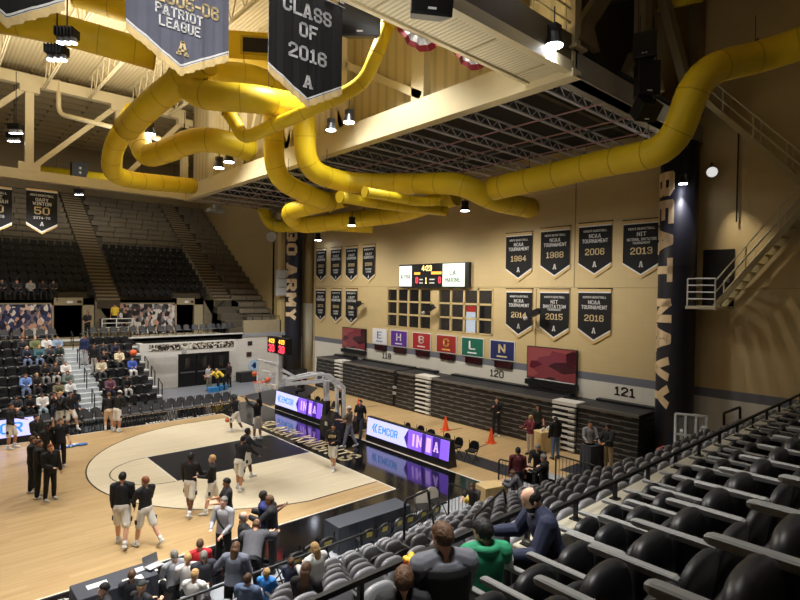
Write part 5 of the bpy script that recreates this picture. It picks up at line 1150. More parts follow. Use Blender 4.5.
        # hand: palm, four unequal fingers, thumb from the side of the palm
        w0, dh = J['wr%d' % k], J['hd%d' % k]; sx = dh.cross(V(0, 0, 1)) if abs(dh.z) < .8 else V(0, 1, 0)-dh*dh.y; sx.normalize(); nz = dh.cross(sx)*(-s)
        pc = w0+dh*.028*H; fr_ = max(.0052*H, vox*.62)
        Rm = Matrix((sx, nz, dh)).transposed(); b.ell(pc, .024*H, .0115*H, .03*H, Rm, 10, 6)
        for fi, (off, L) in enumerate(((-.017, .036), (-.006, .043), (.006, .041), (.017, .031))):
            p0 = pc+sx*off*1.15*H+dh*.024*H; p1 = p0+(dh+nz*.25+sx*off*6).normalized()*L*.55*H; p2 = p1+(dh*.8+nz*.75).normalized()*L*.5*H
            limb(b, [p0, p1, p2], [fr_, fr_*.95, fr_*.85], 6)
        th = pc-sx*.02*H-dh*.004*H; t1 = th+(-sx*.75+dh*.6+nz*.2).normalized()*.022*H; limb(b, [th, t1, t1+(dh*.9+nz*.4-sx*.1).normalized()*.02*H], [fr_*1.15, fr_*1.05, fr_*.9], 6)
    limb(b, [neck-sp*.03*H, hc-hR @ V(0, .012*H, .03*H)], [.034*H, .031*H])
    b.ell(hc+hR @ V(0, -.004*H, .012*H), hw, hd_, hh*.86, hR, 16, 10); b.ell(hc+hR @ V(0, .012*H, -.028*H), hw*.78, hd_*.74, hh*.58, hR, 14, 8)
    b.ell(hc+hR @ V(0, hd_*.98, -.008*H), .0075*H, .012*H, .013*H, hR, 8, 6)
    for s in (-1, 1): b.ell(hc+hR @ V(s*hw*1.0, -.008*H, -.006*H), .005*H, .011*H, .018*H, hR, 8, 6)
    if detail: b.ell(hc+hR @ V(0, hd_*.86, .012*H), hw*.62, .008*H, .005*H, hR, 8, 6); b.ell(hc+hR @ V(0, hd_*.82, -.053*H), .014*H, .01*H, .01*H, hR, 8, 6)
    b.build('body', SKIN[skin], t, remesh=vox, sm=2)
    if detail or True:
        e = MB()
        for s in (-1, 1): e.ell(hc+hR @ V(s*.017*H, hd_*.93, .004*H), .0055*H, .003*H, .0035*H, hR, 8, 6)
        e.build('eyes', EYE, t, smooth=True)
        MB().ell(hc+hR @ V(0, hd_*.9, -.036*H), .013*H, .006*H, .0035*H, hR, 8, 6).build('mouth', LIP, t, smooth=True)
    # ---- clothing
    g = .011*H if sleeve != 'jacket' else .022*H
    c = MB(); torso(c, g, 0.0 if leg != 'tuck' else .05, .98)
    for k, s in ((0, -1), (1, 1)):
        limb(c, [shz+X*s*.035*H+sp*.03*H, J['sh%d' % k]], [.032*H+g*.5, .036*H+g])
        if sleeve in ('long', 'jacket'): limb(c, [J['sh%d' % k], J['el%d' % k], J['wr%d' % k].lerp(J['el%d' % k], .06)], [.033*H+g, .025*H+g*.9, .018*H+g*.7])
        elif sleeve == 'short': limb(c, [J['sh%d' % k], J['sh%d' % k].lerp(J['el%d' % k], .8)], [.034*H+g, .03*H+g])
    if extra == 'hood':
        for i in range(10):
            a = PI+PI*i/9; c.ell(neck-sp*.005*H+X*.06*H*cs(a)+fwd*.055*H*sn(a), .03*H, .03*H, .028*H, None, 8, 6)
    co = c.build('sweater' if sleeve == 'long' else 'jacket' if sleeve == 'jacket' else 'shirt', cloth(top), t, remesh=vox, sm=3)
    if strap:
        up_ = [pel+sp*tl*(.5+.42*cs(2*PI*i/20))+X*(.125*H*cs(2*PI*i/20)*.75)+fwd*(.098*H*sn(2*PI*i/20)) for i in range(21)]; MB().tube(up_, .022, 6).build('shoulder_strap', BLACK, t)
    if cuff:
        v = MB()
        for k in (0, 1): v = MB(); limb(v, [J['el%d' % k].lerp(J['wr%d' % k], -.1), J['wr%d' % k].lerp(J['el%d' % k], .08)], [.026*H+g*1.25, .021*H+g*1.1]); v.build('white_sleeve', cloth(cuff), t, remesh=vox, sm=2)
        v = MB(); torso(v, g+.006*H, .0, .35); v.build('white_hem', cloth(cuff), t, remesh=vox, sm=2)
    if vest:
        v = MB(); torso(v, g+.012*H, .04, .93); v.build('vest', cloth(vest), t, remesh=vox, sm=3)
    l = MB()
    for u0 in (0,):
        R = []
        for u, hx, hy in ((-.12, .086, .066), (0, .096, .073), (.1, .094, .07), (.16, .09, .066)):
            q = pel+sp*tl*u; R.append([q+X*(hx*H+.006*H)*cs(2*PI*i/16)+fwd*(hy*H+.006*H)*sn(2*PI*i/16) for i in range(16)])
        l.loft(R)
    for k in (0, 1):
        h0, kq, aq = J['hip%d' % k], J['knee%d' % k], J['ank%d' % k]
        if leg == 'short': limb(l, [h0, h0.lerp(kq, .5), h0.lerp(kq, .86)], [.06*H, .058*H, .06*H])
        else: limb(l, [h0, kq, kq.lerp(aq, .35), aq+V(0, 0, .01*H)], [.059*H, .043*H, .043*H, .034*H])
    lo_ = l.build('shorts' if leg == 'short' else 'trousers', cloth(bottom), t, remesh=vox, sm=2)
    if leg == 'short' and bottom[0] > 150:
        for k, s in ((0, -1), (1, 1)):
            q = J['hip%d' % k].lerp(J['knee%d' % k], .6)+V(s*.064*H, 0, 0); MB().box((-.006*H, -.02*H, -.03*H), (.006*H, .02*H, .03*H), None, q).build('side_patch', BLACK, lo_)
        for k in (0, 1): kq, aq = J['knee%d' % k], J['ank%d' % k]; MB().cyl(aq, aq.lerp(kq, .3), .026*H, 10, .031*H).build('sock', WTXT, t, smooth=True)
    for k in (0, 1):
        fq = J['ank%d' % k]; fd = J['foot%d' % k]; sh = MB(); limb(sh, [fq+V(0, 0, -.008*H)-fd*.022*H, fq+V(0, 0, -.018*H)+fd*.045*H, fq+V(0, 0, -.026*H)+fd*.1*H], [.031*H, .027*H, .019*H], 8)
        sh.build('shoe', SHOE[shoe], t, smooth=True)
    if beard: MB().ell(hc+hR @ V(0, .016*H, -.034*H), hw*.84, hd_*.78, hh*.56, hR, 16, 10, lambda q: q if (q.z < .1 and q.y > -.2) else q*.85).build('beard', HAIR[beard], t, smooth=True)
    # ---- hair and hat
    sty, hcx = hair
    def hairmesh(fn, sc_=1.07):
        m_ = MB(); m_.ell(hc+hR @ V(0, -.005*H, .012*H), hw*sc_+.002*H, hd_*sc_+.002*H, hh*.92*sc_, hR, 24 if detail else 16, 16 if detail else 10, fn); return m_
    def fn_short(q):
        lim = .28 if q.y > .25 else (-.02 if q.y > -.1 else -.55)
        lim = lim + (.22*max(0, q.y-.25)); return q*.86 if q.z < lim else q*(1+.03*sn(9*q.x)*sn(8*q.y+3*q.z))
    def fn_fringe(q): return q*.84 if (q.z < -.5 or q.z > .42-.2*q.y or q.y > .3) else q*1.0
    if sty == 'short': hairmesh(fn_short, 1.09).build('hair', HAIR[hcx], t, smooth=True)
    elif sty == 'balding': hairmesh(fn_fringe, 1.05).build('hair', HAIR[hcx], t, smooth=True)
    elif sty in ('long', 'bun'):
        h_ = hairmesh(fn_short, 1.1)
        if sty == 'long':
            R = []
            for u, wx, wy in ((0, 1.05, .55), (.5, 1.1, .45), (1, 1.05, .4), (1.8, .9, .32), (2.7, .55, .2)):
                q = hc+hR @ V(0, -hd_*.75, .02*H-u*hh)-fwd*.012*H*u; R.append([q+X*hw*wx*cs(2*PI*i/12)+fwd*hd_*wy*sn(2*PI*i/12) for i in range(12)])
            h_.loft(R)
        else: h_.ell(hc+hR @ V(0, -hd_*.6, hh*.85), hw*.5, hw*.5, hw*.45, hR)
        h_.build('hair', HAIR[hcx], t, smooth=True)
    if cap:
        m_ = MB(); m_.ell(hc+hR @ V(0, -.004*H, .022*H), hw*1.16, hd_*1.12, hh*.95, hR, 18, 12, lambda q: q if q.z > .18 else V(q.x*.88, q.y*.88, max(q.z, .12)))
        fr_c = hc+hR @ V(0, hd_*.95, .034*H); m_.ell(fr_c, hw*.9, hd_*.72, .006*H, hR, 14, 6); m_.build('cap', cloth(cap), t, smooth=True)
    if extra == 'beanie':
        hairmesh(lambda q: q*.86 if q.z < .1 else q, 1.14).build('beanie', cloth((20, 20, 22)), t, smooth=True)
    if sub: text('chest_lettering', sub, GOLDT, pel+sp*tl*.68+fwd*(.064*H+g+.016), (-1, 0, 0), sp, h=.13, w=.34, parent=t, ext=.012)
    return t, J
SITTING = []
def headat(px, py, H, sit=True, base=0):
    q = at(px, py, z=base+(.7 if sit else .925)*H); return V(q.x, q.y, base)
def stand(px, py, z=0): return at(px, py, z=z)
BK = (24, 24, 27); WSH = (226, 222, 212)
run = dict(hip=(28, -12), knee=(18, 22), arm=((-18, 10, 30, 5), (22, 10, 40, 5)))
walk = dict(hip=(14, -14), knee=(4, 12), arm=((-14, 8, 18, 3), (16, 8, 18, 3)))
pl = dict(top=BK, sleeve='long', bottom=WSH, leg='short', shoe='w', detail=1, group='players in black tops and white shorts')
person('tall dark haired player walking away near the center circle, back to the camera', stand(122, 546), 12, 1.98, dict(walk, arm=((6, 6, 14, 0), (4, 6, 12, 0))), hair=('short', 'k'), **pl)
person('red haired player in black top striding beside the tallest player', stand(145, 546), 62, 1.86, dict(hip=(12, -24), knee=(4, 14), arm=((30, 6, 50, 20), (20, 6, 50, 20)), hy=15), hair=('short', 'r'), **pl)
person('player walking away with head lowered, nearest the free throw line', stand(190, 515), -10, 1.9, dict(walk, arm=((4, 6, 14, 0), (24, 12, 20, -5)), hp=10), hair=('short', 'k'), skin='d', **pl)
person('blond player in black top facing left beside the free throw line', stand(212, 513), 105, 1.8, dict(walk, arm=((30, 6, 60, 20), (30, 6, 60, 20))), hair=('short', 'y'), **pl)
person('short haired man in dark short sleeved shirt holding a brown ball', headat(228, 483, 1.87, False), 118, 1.78, dict(arm=((30, 8, 60, 15), (30, 8, 60, 15)), hp=12), top=(44, 44, 48), sleeve='short', bottom=BK, hair=('short', 'k'), skin='m', shoe='k', detail=1)
ball('brown basketball held by the short sleeved man', at(223, 499, z=1.05))
person('player bending forward on the black key, back to the camera', stand(239, 490), -18, 1.84, dict(lean=18, hip=(14, -6), knee=(12, 8), arm=((24, 10, 24, 0), (40, 18, 10, -10))), hair=('short', 'k'), skin='m', **pl)
person('player in a plain navy top on the black key behind the bending player', stand(247, 479), -60, 1.86, dict(walk, arm=((10, 8, 30, 5), (45, 8, 20, 0))), **dict(pl, top=(34, 38, 52), hair=('short', 'k'), skin='d'))
person('player dribbling an orange ball at the left of the key', stand(236, 432), 70, 1.78, dict(lean=14, hip=(30, -10), knee=(38, 26), arm=((44, 10, 20, 0), (10, 10, 30, 0))), hair=('short', 'k'), skin='d', **pl)
person('player with an arm stretched up shooting beneath the basket', stand(257, 440), 60, 1.9, dict(hip=(4, -4), arm=((120, 10, 20, 0), (168, 2, 6, 0)), hp=-22), hair=('short', 'k'), skin='m', **pl)
person('player running toward the camera with gold chest lettering', stand(333, 469), 168, 1.8, dict(run, arm=((20, 12, 70, 30), (10, 12, 75, 30))), hair=('short', 'k'), skin='m', sub='ARMY', **pl)
person('player in profile at the left edge in front of the display board end', stand(10, 449), -78, 1.92, dict(hip=(18, 2), knee=(24, 4), arm=((26, 8, 50, 10), (8, 8, 40, 5))), hair=('short', 'k'), skin='m', **pl)
person('player with hands raised to his face by the far chairs', stand(60, 432), 160, 1.9, dict(arm=((50, 10, 118, 28), (50, 10, 118, 28))), hair=('short', 'y'), **pl)
person('player beside the one covering his face, leg stretched to the right', stand(70, 431), -120, 1.88, dict(hip=(34, 4), knee=(16, 6), arm=((20, 8, 40, 10), (20, 8, 40, 10))), hair=('short', 'k'), skin='m', **pl)
person('player with back turned by the far chairs, left of the pair', stand(109, 431), 35, 1.84, dict(lean=8, hip=(24, 12), knee=(34, 10)), hair=('short', 'b'), **dict(pl, bottom=(220, 196, 170)))
person('player with back turned by the far chairs wearing white shorts, right of the pair', stand(117, 432), -20, 1.95, dict(lean=8, arm=((20, 8, 50, 20), (20, 8, 50, 20)), hp=14), hair=('short', 'k'), skin='m', cap=WSH, **pl)
tr_ = dict(top=(22, 22, 26), sleeve='jacket', bottom=(20, 20, 23), leg='long', shoe='w', detail=1, group='staff in black tracksuits')
person('staff member in black tracksuit at the left of the huddle, partly hidden', stand(32, 492), -70, 1.86, dict(arm=((10, 6, 70, 30), (10, 6, 70, 30))), hair=('short', 'b'), **tr_)
person('staff member in black tracksuit with dark hair in the middle of the huddle', stand(38, 498), -60, 1.9, dict(arm=((14, 6, 60, 30), (14, 6, 60, 30))), hair=('short', 'b'), **tr_)
person('red haired staff member in black tracksuit nearest the camera in the huddle', stand(50, 500), -115, 1.8, dict(arm=((10, 6, 20, 5), (14, 6, 60, 30))), hair=('short', 'r'), **tr_)
person('man in black shirt raising one arm beside the huddle', stand(60, 467), -130, 1.86, dict(arm=((8, 8, 30, 5), (120, 20, 30, 0))), **dict(tr_, hair=('short', 'b'), sleeve='short', top=(30, 34, 44)))
person('dark haired staff member behind the huddle nearest the far board', stand(36, 460), -100, 1.8, dict(arm=((10, 6, 40, 10), (10, 6, 40, 10))), hair=('short', 'k'), **tr_)
person('staff member with dark skin leaning behind the huddle', stand(44, 470), -100, 1.75, dict(lean=12), hair=('short', 'k'), skin='d', **tr_)
person('man in olive shirt and white cap standing beside the padded basket base', stand(349, 447), 75, 1.8, dict(walk, arm=((40, 8, 50, 10), (20, 8, 40, 10))), top=(112, 98, 74), sleeve='short', bottom=(128, 132, 142), hair=('short', 'b'), cap=(232, 232, 230), shoe='w', detail=1)
person('man in black shirt standing between the basket base and the right display board', stand(360, 438), 150, 1.8, dict(walk), top=BK, sleeve='short', bottom=(52, 56, 74), hair=('short', 'k'), detail=1)
person('man in dark suit behind the white goal frame', stand(340, 418), 170, 1.8, dict(arm=((14, 6, 70, 30), (14, 6, 70, 30))), top=BK, hair=('short', 'b'), detail=0)
person('person in black sitting behind the left display board', at(303, 398, z=0), 90, 1.75, sit=True, top=BK, hair=('short', 'k'))
person('man in dark clothes leaning by the bleachers next to an orange cone', stand(496, 436), 168, 1.84, dict(arm=((14, 8, 80, 30), (40, 8, 90, 20)), hip=(2, 10)), top=BK, bottom=(26, 28, 36), hair=('short', 'k'), shoe='w', detail=1)
person('man in dark olive shirt behind the tan table', stand(537, 444), 175, 1.8, dict(arm=((20, 8, 40, 10), (20, 8, 40, 10))), top=(52, 50, 44), sleeve='short', bottom=BK, hair=('short', 'k'), skin='m', detail=1)
person('blond woman in maroon top left of the tan table', stand(530, 455), 120, 1.7, dict(arm=((30, 8, 70, 20), (30, 8, 70, 20))), top=(104, 30, 44), bottom=(206, 190, 170), hair=('long', 'y'), detail=1)
person('woman in black coat and blue jeans right of the tan table', stand(555, 459), 20, 1.75, None, top=BK, sleeve='jacket', bottom=(92, 116, 150), hair=('long', 'k'), detail=1)
person('man in grey hooded sweater behind the tall black table', stand(589, 468), 178, 1.86, dict(arm=((24, 10, 50, 10), (24, 10, 50, 10))), top=(134, 134, 136), bottom=BK, hair=('short', 'k'), skin='m', extra='hood', detail=1)
person('man in black jacket and khaki trousers right of the tall black table', stand(608, 471), 115, 1.84, dict(arm=((30, 8, 50, 10), (30, 8, 50, 10)), hp=18), top=BK, sleeve='jacket', bottom=(176, 152, 112), hair=('short', 'k'), skin='m', detail=1)
person('man in maroon sweatshirt and wide dark hat seen from behind', headat(518, 452, 1.9, False), -10, 1.8, None, top=(86, 28, 36), bottom=BK, hair=('short', 'k'), cap=BK, detail=1)
person('man in black leaning over papers behind the maroon sweatshirt', headat(539, 447, 1.9, False), 150, 1.82, dict(lean=12, arm=((30, 8, 60, 20), (30, 8, 60, 20)), hp=14), top=BK, bottom=BK, hair=('short', 'g'), detail=1)
person('grey haired man in black holding white papers, back to the camera', headat(545, 459, 1.93, False), 60, 1.84, dict(arm=((40, 8, 60, 20), (30, 8, 60, 20)), hp=16), top=(22, 22, 24), bottom=(92, 82, 66), hair=('short', 'g'), detail=1)
tag(MB().box((-.18, -.14, 0), (.18, .14, .012), Matrix.Rotation(.5, 3, 'Y')).build('paper_sheet', WTXT), 'white papers held by the grey haired man in black', 'paper').location = at(531, 467, d=21)
person('person in grey jacket bowed at the barricade below the maroon sweatshirt', stand(522, 516), 70, 1.5, dict(lean=30, hip=(30, 20), knee=(50, 40), arm=((40, 8, 60, 20), (40, 8, 60, 20)), hp=20), top=(96, 94, 100), sleeve='jacket', bottom=BK, hair=('short', 'b'), detail=1)
person('person kneeling with a yellow cloth beside the barricade', stand(474, 520), 150, 1.6, dict(lean=14, hip=(70, 70), knee=(120, 120), arm=((50, 8, 20, 0), (60, 8, 20, 10)), hp=20), top=(60, 56, 54), sleeve='short', bottom=BK, hair=('short', 'b'), detail=1)
tag(MB().ell((0, 0, 0), .26, .2, .1).ell((.22, .1, .03), .2, .16, .08).build('cleaning_cloth', M('yellow cloth', (228, 196, 92), .8), remesh=.03), 'yellow cloth held by the kneeling person', 'cloth').location = at(470, 500, z=.55)
# near sideline group
person('man in light grey sweater with a dark strap across his chest', headat(224, 503, 1.93, False), 165, 1.84, strap=True, pose= dict(arm=((14, 8, 40, 25), (20, 8, 60, 30))), top=(168, 168, 172), bottom=BK, hair=('short', 'g'), skin='l', detail=1)
person('bald man in black pointing to the right at the sideline', headat(243, 518, 1.85, False), -70, 1.76, dict(arm=((12, 8, 30, 10), (76, 6, 10, 0))), top=BK, bottom=BK, hair=('balding', 'g'), detail=1)
person('man in grey suit bending forward, back to the camera', V(-7.42, -3.5, 0), 5, 2.02, dict(lean=58, hip=(6, 6), arm=((70, 12, 30, 10), (60, 20, 20, 0)), hp=20), top=(74, 74, 80), sleeve='jacket', bottom=(30, 30, 33), hair=('balding', 'b'), skin='m', detail=1)
person('man in navy shirt being hugged near the sideline, head turned away', headat(263, 497, 1.93, False), -80, 1.84, dict(arm=((50, 8, 60, 20), (60, 8, 60, 20))), top=(34, 44, 104), sleeve='short', bottom=BK, hair=('short', 'k'), skin='d', detail=1)
person('man in dark suit hugging the man in the navy shirt', headat(273, 502, 1.93, False), 95, 1.86, dict(lean=4, arm=((50, 8, 60, 20), (50, 8, 60, 20)), hp=12), top=(30, 30, 34), sleeve='jacket', bottom=(22, 22, 24), hair=('short', 'b'), skin='m', detail=1)
person('woman with long brown hair in a patterned grey jacket, back to the camera', headat(234, 551, 1.85, False), -5, 1.76, dict(arm=((10, 42, 50, 10), (10, 14, 60, 20)), lean=8), top=(104, 108, 122), sleeve='jacket', bottom=BK, hair=('long', 'b'), detail=1)
person('brown haired person in a red shirt at the scoring table', headat(200, 546, 1.74), 20, 1.74, sit=True, top=(190, 30, 38), sleeve='short', bottom=BK, hair=('short', 'b'), detail=1)
person('white haired man in dark clothes at the scoring table', headat(204, 558, 1.72), 30, 1.72, sit=True, top=(40, 42, 52), sleeve='jacket', bottom=BK, hair=('short', 'g'), detail=1)
person('grey haired man in a light grey shirt at the scoring table', headat(175, 557, 1.74), 40, 1.74, sit=True, top=(150, 152, 158), bottom=BK, hair=('short', 'g'), detail=1)
person('balding person in white behind the laptop at the scoring table', headat(188, 560, 1.7), 30, 1.7, sit=True, top=(214, 210, 206), bottom=BK, hair=('short', 'y'), detail=1)
person('blond woman with a bun in a white top', headat(193.5, 577, 1.68), -5, 1.68, dict(hp=6), sit=True, top=(220, 218, 214), bottom=BK, hair=('bun', 'y'), detail=1)
person('brown haired man in black seated at the left end of the scoring table', headat(131.5, 577, 1.66), 20, 1.66, sit=True, top=(30, 32, 38), bottom=BK, hair=('short', 'b'), detail=1)
person('dark haired young man looking left at the bottom of the court lettering', headat(107, 589, 1.74), 130, 1.74, sit=True, top=(40, 40, 46), bottom=BK, hair=('short', 'k'), detail=1)
person('person in a dark grey cap at the scoring table', headat(140, 589, 1.7), -20, 1.7, sit=True, top=(36, 36, 40), bottom=BK, hair=('short', 'y'), cap=(56, 58, 58), detail=1)
def insit(lab, row, x, va, H, **k):
    y, z = row; dz = k.pop('dz', 0); q = at(*x, y=y+.3) if isinstance(x, tuple) else V(x, y+.3, 0); return person(lab, V(q.x, y+.24, z+dz), va, H, sit=True, **k)
L = LROW
insit('small blond child in a bright blue jacket behind the courtside rail', L[1], (264.5, 579), -8, 1.2, top=(60, 140, 226), sleeve='jacket', bottom=BK, hair=('short', 'y'), detail=1, dz=.2)
insit('small brown haired child in a dark grey jacket behind the courtside rail', L[1], (289, 575), -8, 1.25, top=(58, 62, 76), sleeve='jacket', bottom=BK, hair=('short', 'b'), detail=1, dz=.2)
insit('blond woman in a white jacket looking left in the near stand', L[2], (316, 553), 48, 1.7, top=(226, 228, 226), sleeve='jacket', bottom=(40, 44, 60), hair=('long', 'y'), detail=1, pose=dict(lean=8))
insit('person in a blue grey hood at the bottom edge', L[2], (245, 597), -10, 1.5, top=(106, 126, 160), sleeve='jacket', bottom=BK, hair=('short', 'b'), extra='hood', detail=1, dz=.05)
insit('brown haired person at the bottom edge left of the blue grey hood', L[3], (208, 597), -5, 1.6, top=(40, 40, 44), bottom=BK, hair=('short', 'b'), detail=1, dz=-.2)
insit('dark brown haired woman at the bottom edge below the white jacket', L[4], (303, 593), -10, 1.66, top=(34, 30, 34), bottom=BK, hair=('long', 'b'), detail=1, dz=-.15)
y, z = UROW[0]
nearp = dict(detail=2, bottom=BK, shoe='k')
person('boy with tousled light brown hair at the bottom edge holding a snack', V(-10.24, -11.68, z), 8, 1.32, sit=True, top=(28, 28, 30), sleeve='jacket', hair=('short', 'b'), pose=dict(hy=-14), **nearp)
person('man with close cropped brown hair in a grey and black jacket', V(-9.9, -11.78, z-.02), 14, 1.7, sit=True, top=(104, 106, 114), sleeve='jacket', vest=(24, 24, 26), hair=('short', 'b'), pose=dict(hy=24, hp=6), **nearp)
person('boy in a green and white hooded top turned toward the court', V(-9.36, -11.75, z+.06), 10, 1.42, sit=True, top=(36, 140, 98), sleeve='jacket', hair=('short', 'k'), extra='hood', cuff=(222, 222, 218), pose=dict(hy=30, hp=14, arm=((30, 14, 50, 20), (46, 20, 40, -10))), **nearp)
person('balding bearded man in a navy jacket looking down at the boy', V(-8.36, -11.8, z), 95, 1.68, sit=True, top=(34, 40, 66), sleeve='jacket', hair=('balding', 'k'), beard='k', pose=dict(lean=20, hy=-4, hp=26, arm=((26, 12, 62, 10), (30, 14, 60, 12))), **nearp)
t = thing('snack_tray', 'small red and yellow snack tray held in front of the close cropped man', 'food', at(411, 570, y=-11.3)); MB().loft([[V(.05*math.cos(2*PI*i/12), .05*math.sin(2*PI*i/12), 0) for i in range(12)], [V(.075*math.cos(2*PI*i/12), .075*math.sin(2*PI*i/12), .09) for i in range(12)]]).build('red_cup', M('red paper', (190, 50, 36)), t); b = MB(); [b.ell((random.uniform(-.045, .045), random.uniform(-.045, .045), .1), .03, .03, .025) for i in range(8)]; b.build('snack', M('yellow snack', (236, 190, 50), .5), t, smooth=True)
# far standing people
person('security man in black standing on the concourse by the first portal', at(86, 333, z=3.7) if False else V(-4.55, 26.9, 3.7), 180, 1.85, dict(arm=((14, 8, 60, 30), (14, 8, 60, 30))), top=BK, sleeve='short', bottom=(30, 30, 34), hair=('short', 'b'), skin='m')
person('man in yellow shirt standing on the concourse landing', V(-2.75, 27.3, 4.25), 175, 1.8, None, top=(232, 202, 60), sleeve='short', bottom=BK, hair=('short', 'k'), skin='m')
person('man in black standing before the grey crowd mural', V(-1.95, 27.6, 3.7), 150, 1.9, None, top=BK, bottom=BK, hair=('short', 'k'), skin='m')
person('man in pale shirt and khaki trousers by the black tunnel doors', stand(209, 391), 160, 1.82, None, top=(184, 188, 194), sleeve='short', bottom=(140, 128, 104), hair=('short', 'k'), skin='m')
person('person in yellow shirt bending over the blue tubs, left one', stand(218, 391), 120, 1.76, dict(lean=40, arm=((60, 8, 20, 5), (60, 8, 20, 5)), hp=20), top=(232, 200, 70), sleeve='short', bottom=BK, hair=('short', 'k'))
person('person in yellow shirt bending over the blue tubs, right one', stand(224, 390), 100, 1.76, dict(lean=48, arm=((60, 8, 20, 5), (60, 8, 20, 5)), hp=20), top=(232, 200, 70), sleeve='short', bottom=BK, hair=('short', 'y'))
person('dark dressed person behind the yellow shirted pair', stand(229, 387), 150, 1.8, None, top=(50, 34, 34), bottom=BK, hair=('short', 'k'), skin='m')
person('person in navy standing on the pale steps of the far stand', V(-5.6, YS+TR*5+.2, Z0+RS*5), 170, 1.84, None, top=(34, 44, 84), sleeve='jacket', bottom=(190, 190, 192), hair=('short', 'k'), skin='m')
person('person in black standing on the pale steps below the one in navy', V(-5.35, YS+TR*4-.3, Z0+RS*4), 170, 1.84, None, top=BK, bottom=(196, 190, 182), hair=('short', 'k'), skin='m')
JN = (126, 142, 176)
specs = [('bald spectator in navy jacket and pale jeans in the far stand', 5, -8.48, (44, 48, 66), JN, ('balding', 'g'), 'l'), ('blond spectator in teal jacket in the far stand', 5, -7.9, (74, 116, 126), JN, ('long', 'y'), 'l'), ('spectator in dark grey beside the teal jacket', 5, -7.38, (70, 70, 78), BK, ('short', 'b'), 'l'), ('spectator in dark green jacket beside the pale steps', 5, -6.92, (40, 54, 48), (120, 120, 120), ('short', 'g'), 'l'),
 ('spectator in light blue shirt and jeans in the far stand', 2, -8.84, (112, 146, 210), JN, ('short', 'b'), 'l'), ('blond spectator right of the light blue shirt', 2, -8.35, (48, 42, 40), (60, 56, 54), ('long', 'y'), 'l'), ('spectator in black two rows above the light blue shirt', 3, -7.84, BK, (150, 150, 150), ('short', 'b'), 'm'), ('spectator in black and white left of the white jacket', 3, -7.34, (60, 54, 56), (190, 186, 180), ('short', 'b'), 'l'), ('spectator in white jacket with light hair beside the pale steps', 3, -6.85, (226, 224, 222), (120, 100, 90), ('short', 'g'), 'l'),
 ('spectator in patterned teal scarf beside the pale steps', 2, -6.9, (110, 124, 118), JN, ('long', 'b'), 'l'), ('spectator in olive sweater in the far stand', 1, -7.47, (116, 110, 84), JN, ('short', 'b'), 'l'), ('spectator in white shirt and jeans near the bottom of the steps', 1, -6.92, (224, 226, 228), (120, 140, 170), ('short', 'g'), 'l'),
 ('bearded spectator in dark grey at the left of the front row', 0, -9.41, (52, 54, 62), (60, 64, 80), ('short', 'k'), 'm'), ('spectator in black with folded arms in the front row', 0, -8.85, BK, BK, ('short', 'k'), 'm'), ('spectator in white vest with pale jeans in the front row', 0, -8.32, (222, 220, 218), (166, 186, 196), ('short', 'k'), 'm'), ('spectator in black right of the white vest', 0, -7.8, (36, 36, 42), (44, 46, 58), ('short', 'k'), 'm'), ('spectator in black and blue jeans at the end of the front row', 0, -6.85, BK, (60, 84, 130), ('short', 'k'), 'd'),
 ('spectator in olive green near the top of the far stand', 6, -7.99, (118, 124, 84), (60, 60, 60), ('short', 'y'), 'l'), ('spectator in white and black near the top of the far stand', 6, -7.41, (216, 214, 212), BK, ('short', 'k'), 'm'), ('spectator in pale blue near the top of the steps', 6, -6.85, (140, 160, 186), (90, 90, 96), ('short', 'b'), 'l'), ('spectator in dark clothes at the top left of the far stand', 6, -8.6, (40, 42, 46), BK, ('short', 'b'), 'l'),
 ('spectator in dark navy high in the right block', 5, -4.55, (40, 42, 54), BK, ('short', 'k'), 'm'), ('spectator in navy jacket above the cream sweater', 5, -3.87, (36, 40, 62), BK, ('short', 'k'), 'm'), ('spectator in cream sweater in the right block', 4, -3.85, (220, 206, 172), (60, 60, 66), ('short', 'b'), 'l'), ('spectator in blue shirt and white trousers in the right block', 3, -3.33, (66, 98, 190), (226, 224, 222), ('short', 'k'), 'l'), ('spectator in plaid maroon shirt in the right block', 1, -4.95, (112, 74, 92), (40, 40, 60), ('short', 'k'), 'm'), ('spectator in black low in the right block', 1, -4.05, BK, (200, 196, 190), ('short', 'k'), 'm'), ('spectator in cream jacket just right of the pale steps', 3, -5.02, (214, 204, 176), (70, 70, 74), ('short', 'k'), 'm'), ('spectator in black two seats left of the cream sweater', 4, -4.7, BK, BK, ('short', 'b'), 'l')]
for lab, k, x, tp, bt, hr, sk in specs:
    person(lab, V(x, YS+TR*k+.42, Z0+RS*k), 0, 1.72, sit=True, rzabs=PI, top=tp, sleeve='jacket' if tp[0] > 100 else 'long', bottom=bt, hair=hr, skin=sk, shoe='k' if k % 2 else 'w', pose=dict(hy=(hash(lab[3:6]) % 3-1)*0+((k*7+int(x*10)) % 5-2)*8, lean=(k*3) % 9))
tag(MB().ell((0, 0, 0), .22, .22, .2).build('orange_cap', M('orange cloth', (236, 106, 56), .7), smooth=True), 'orange round cap held up behind the blue shirted spectator', 'cap').location = V(-3.05, YS+TR*4+.3, Z0+RS*4+1.1)
person('young spectator in dark navy in the front row behind the display board', V(-9.5, 17.2, .0), 0, 1.66, sit=True, rzabs=PI, top=(40, 52, 56), bottom=BK, hair=('balding', 'g'))
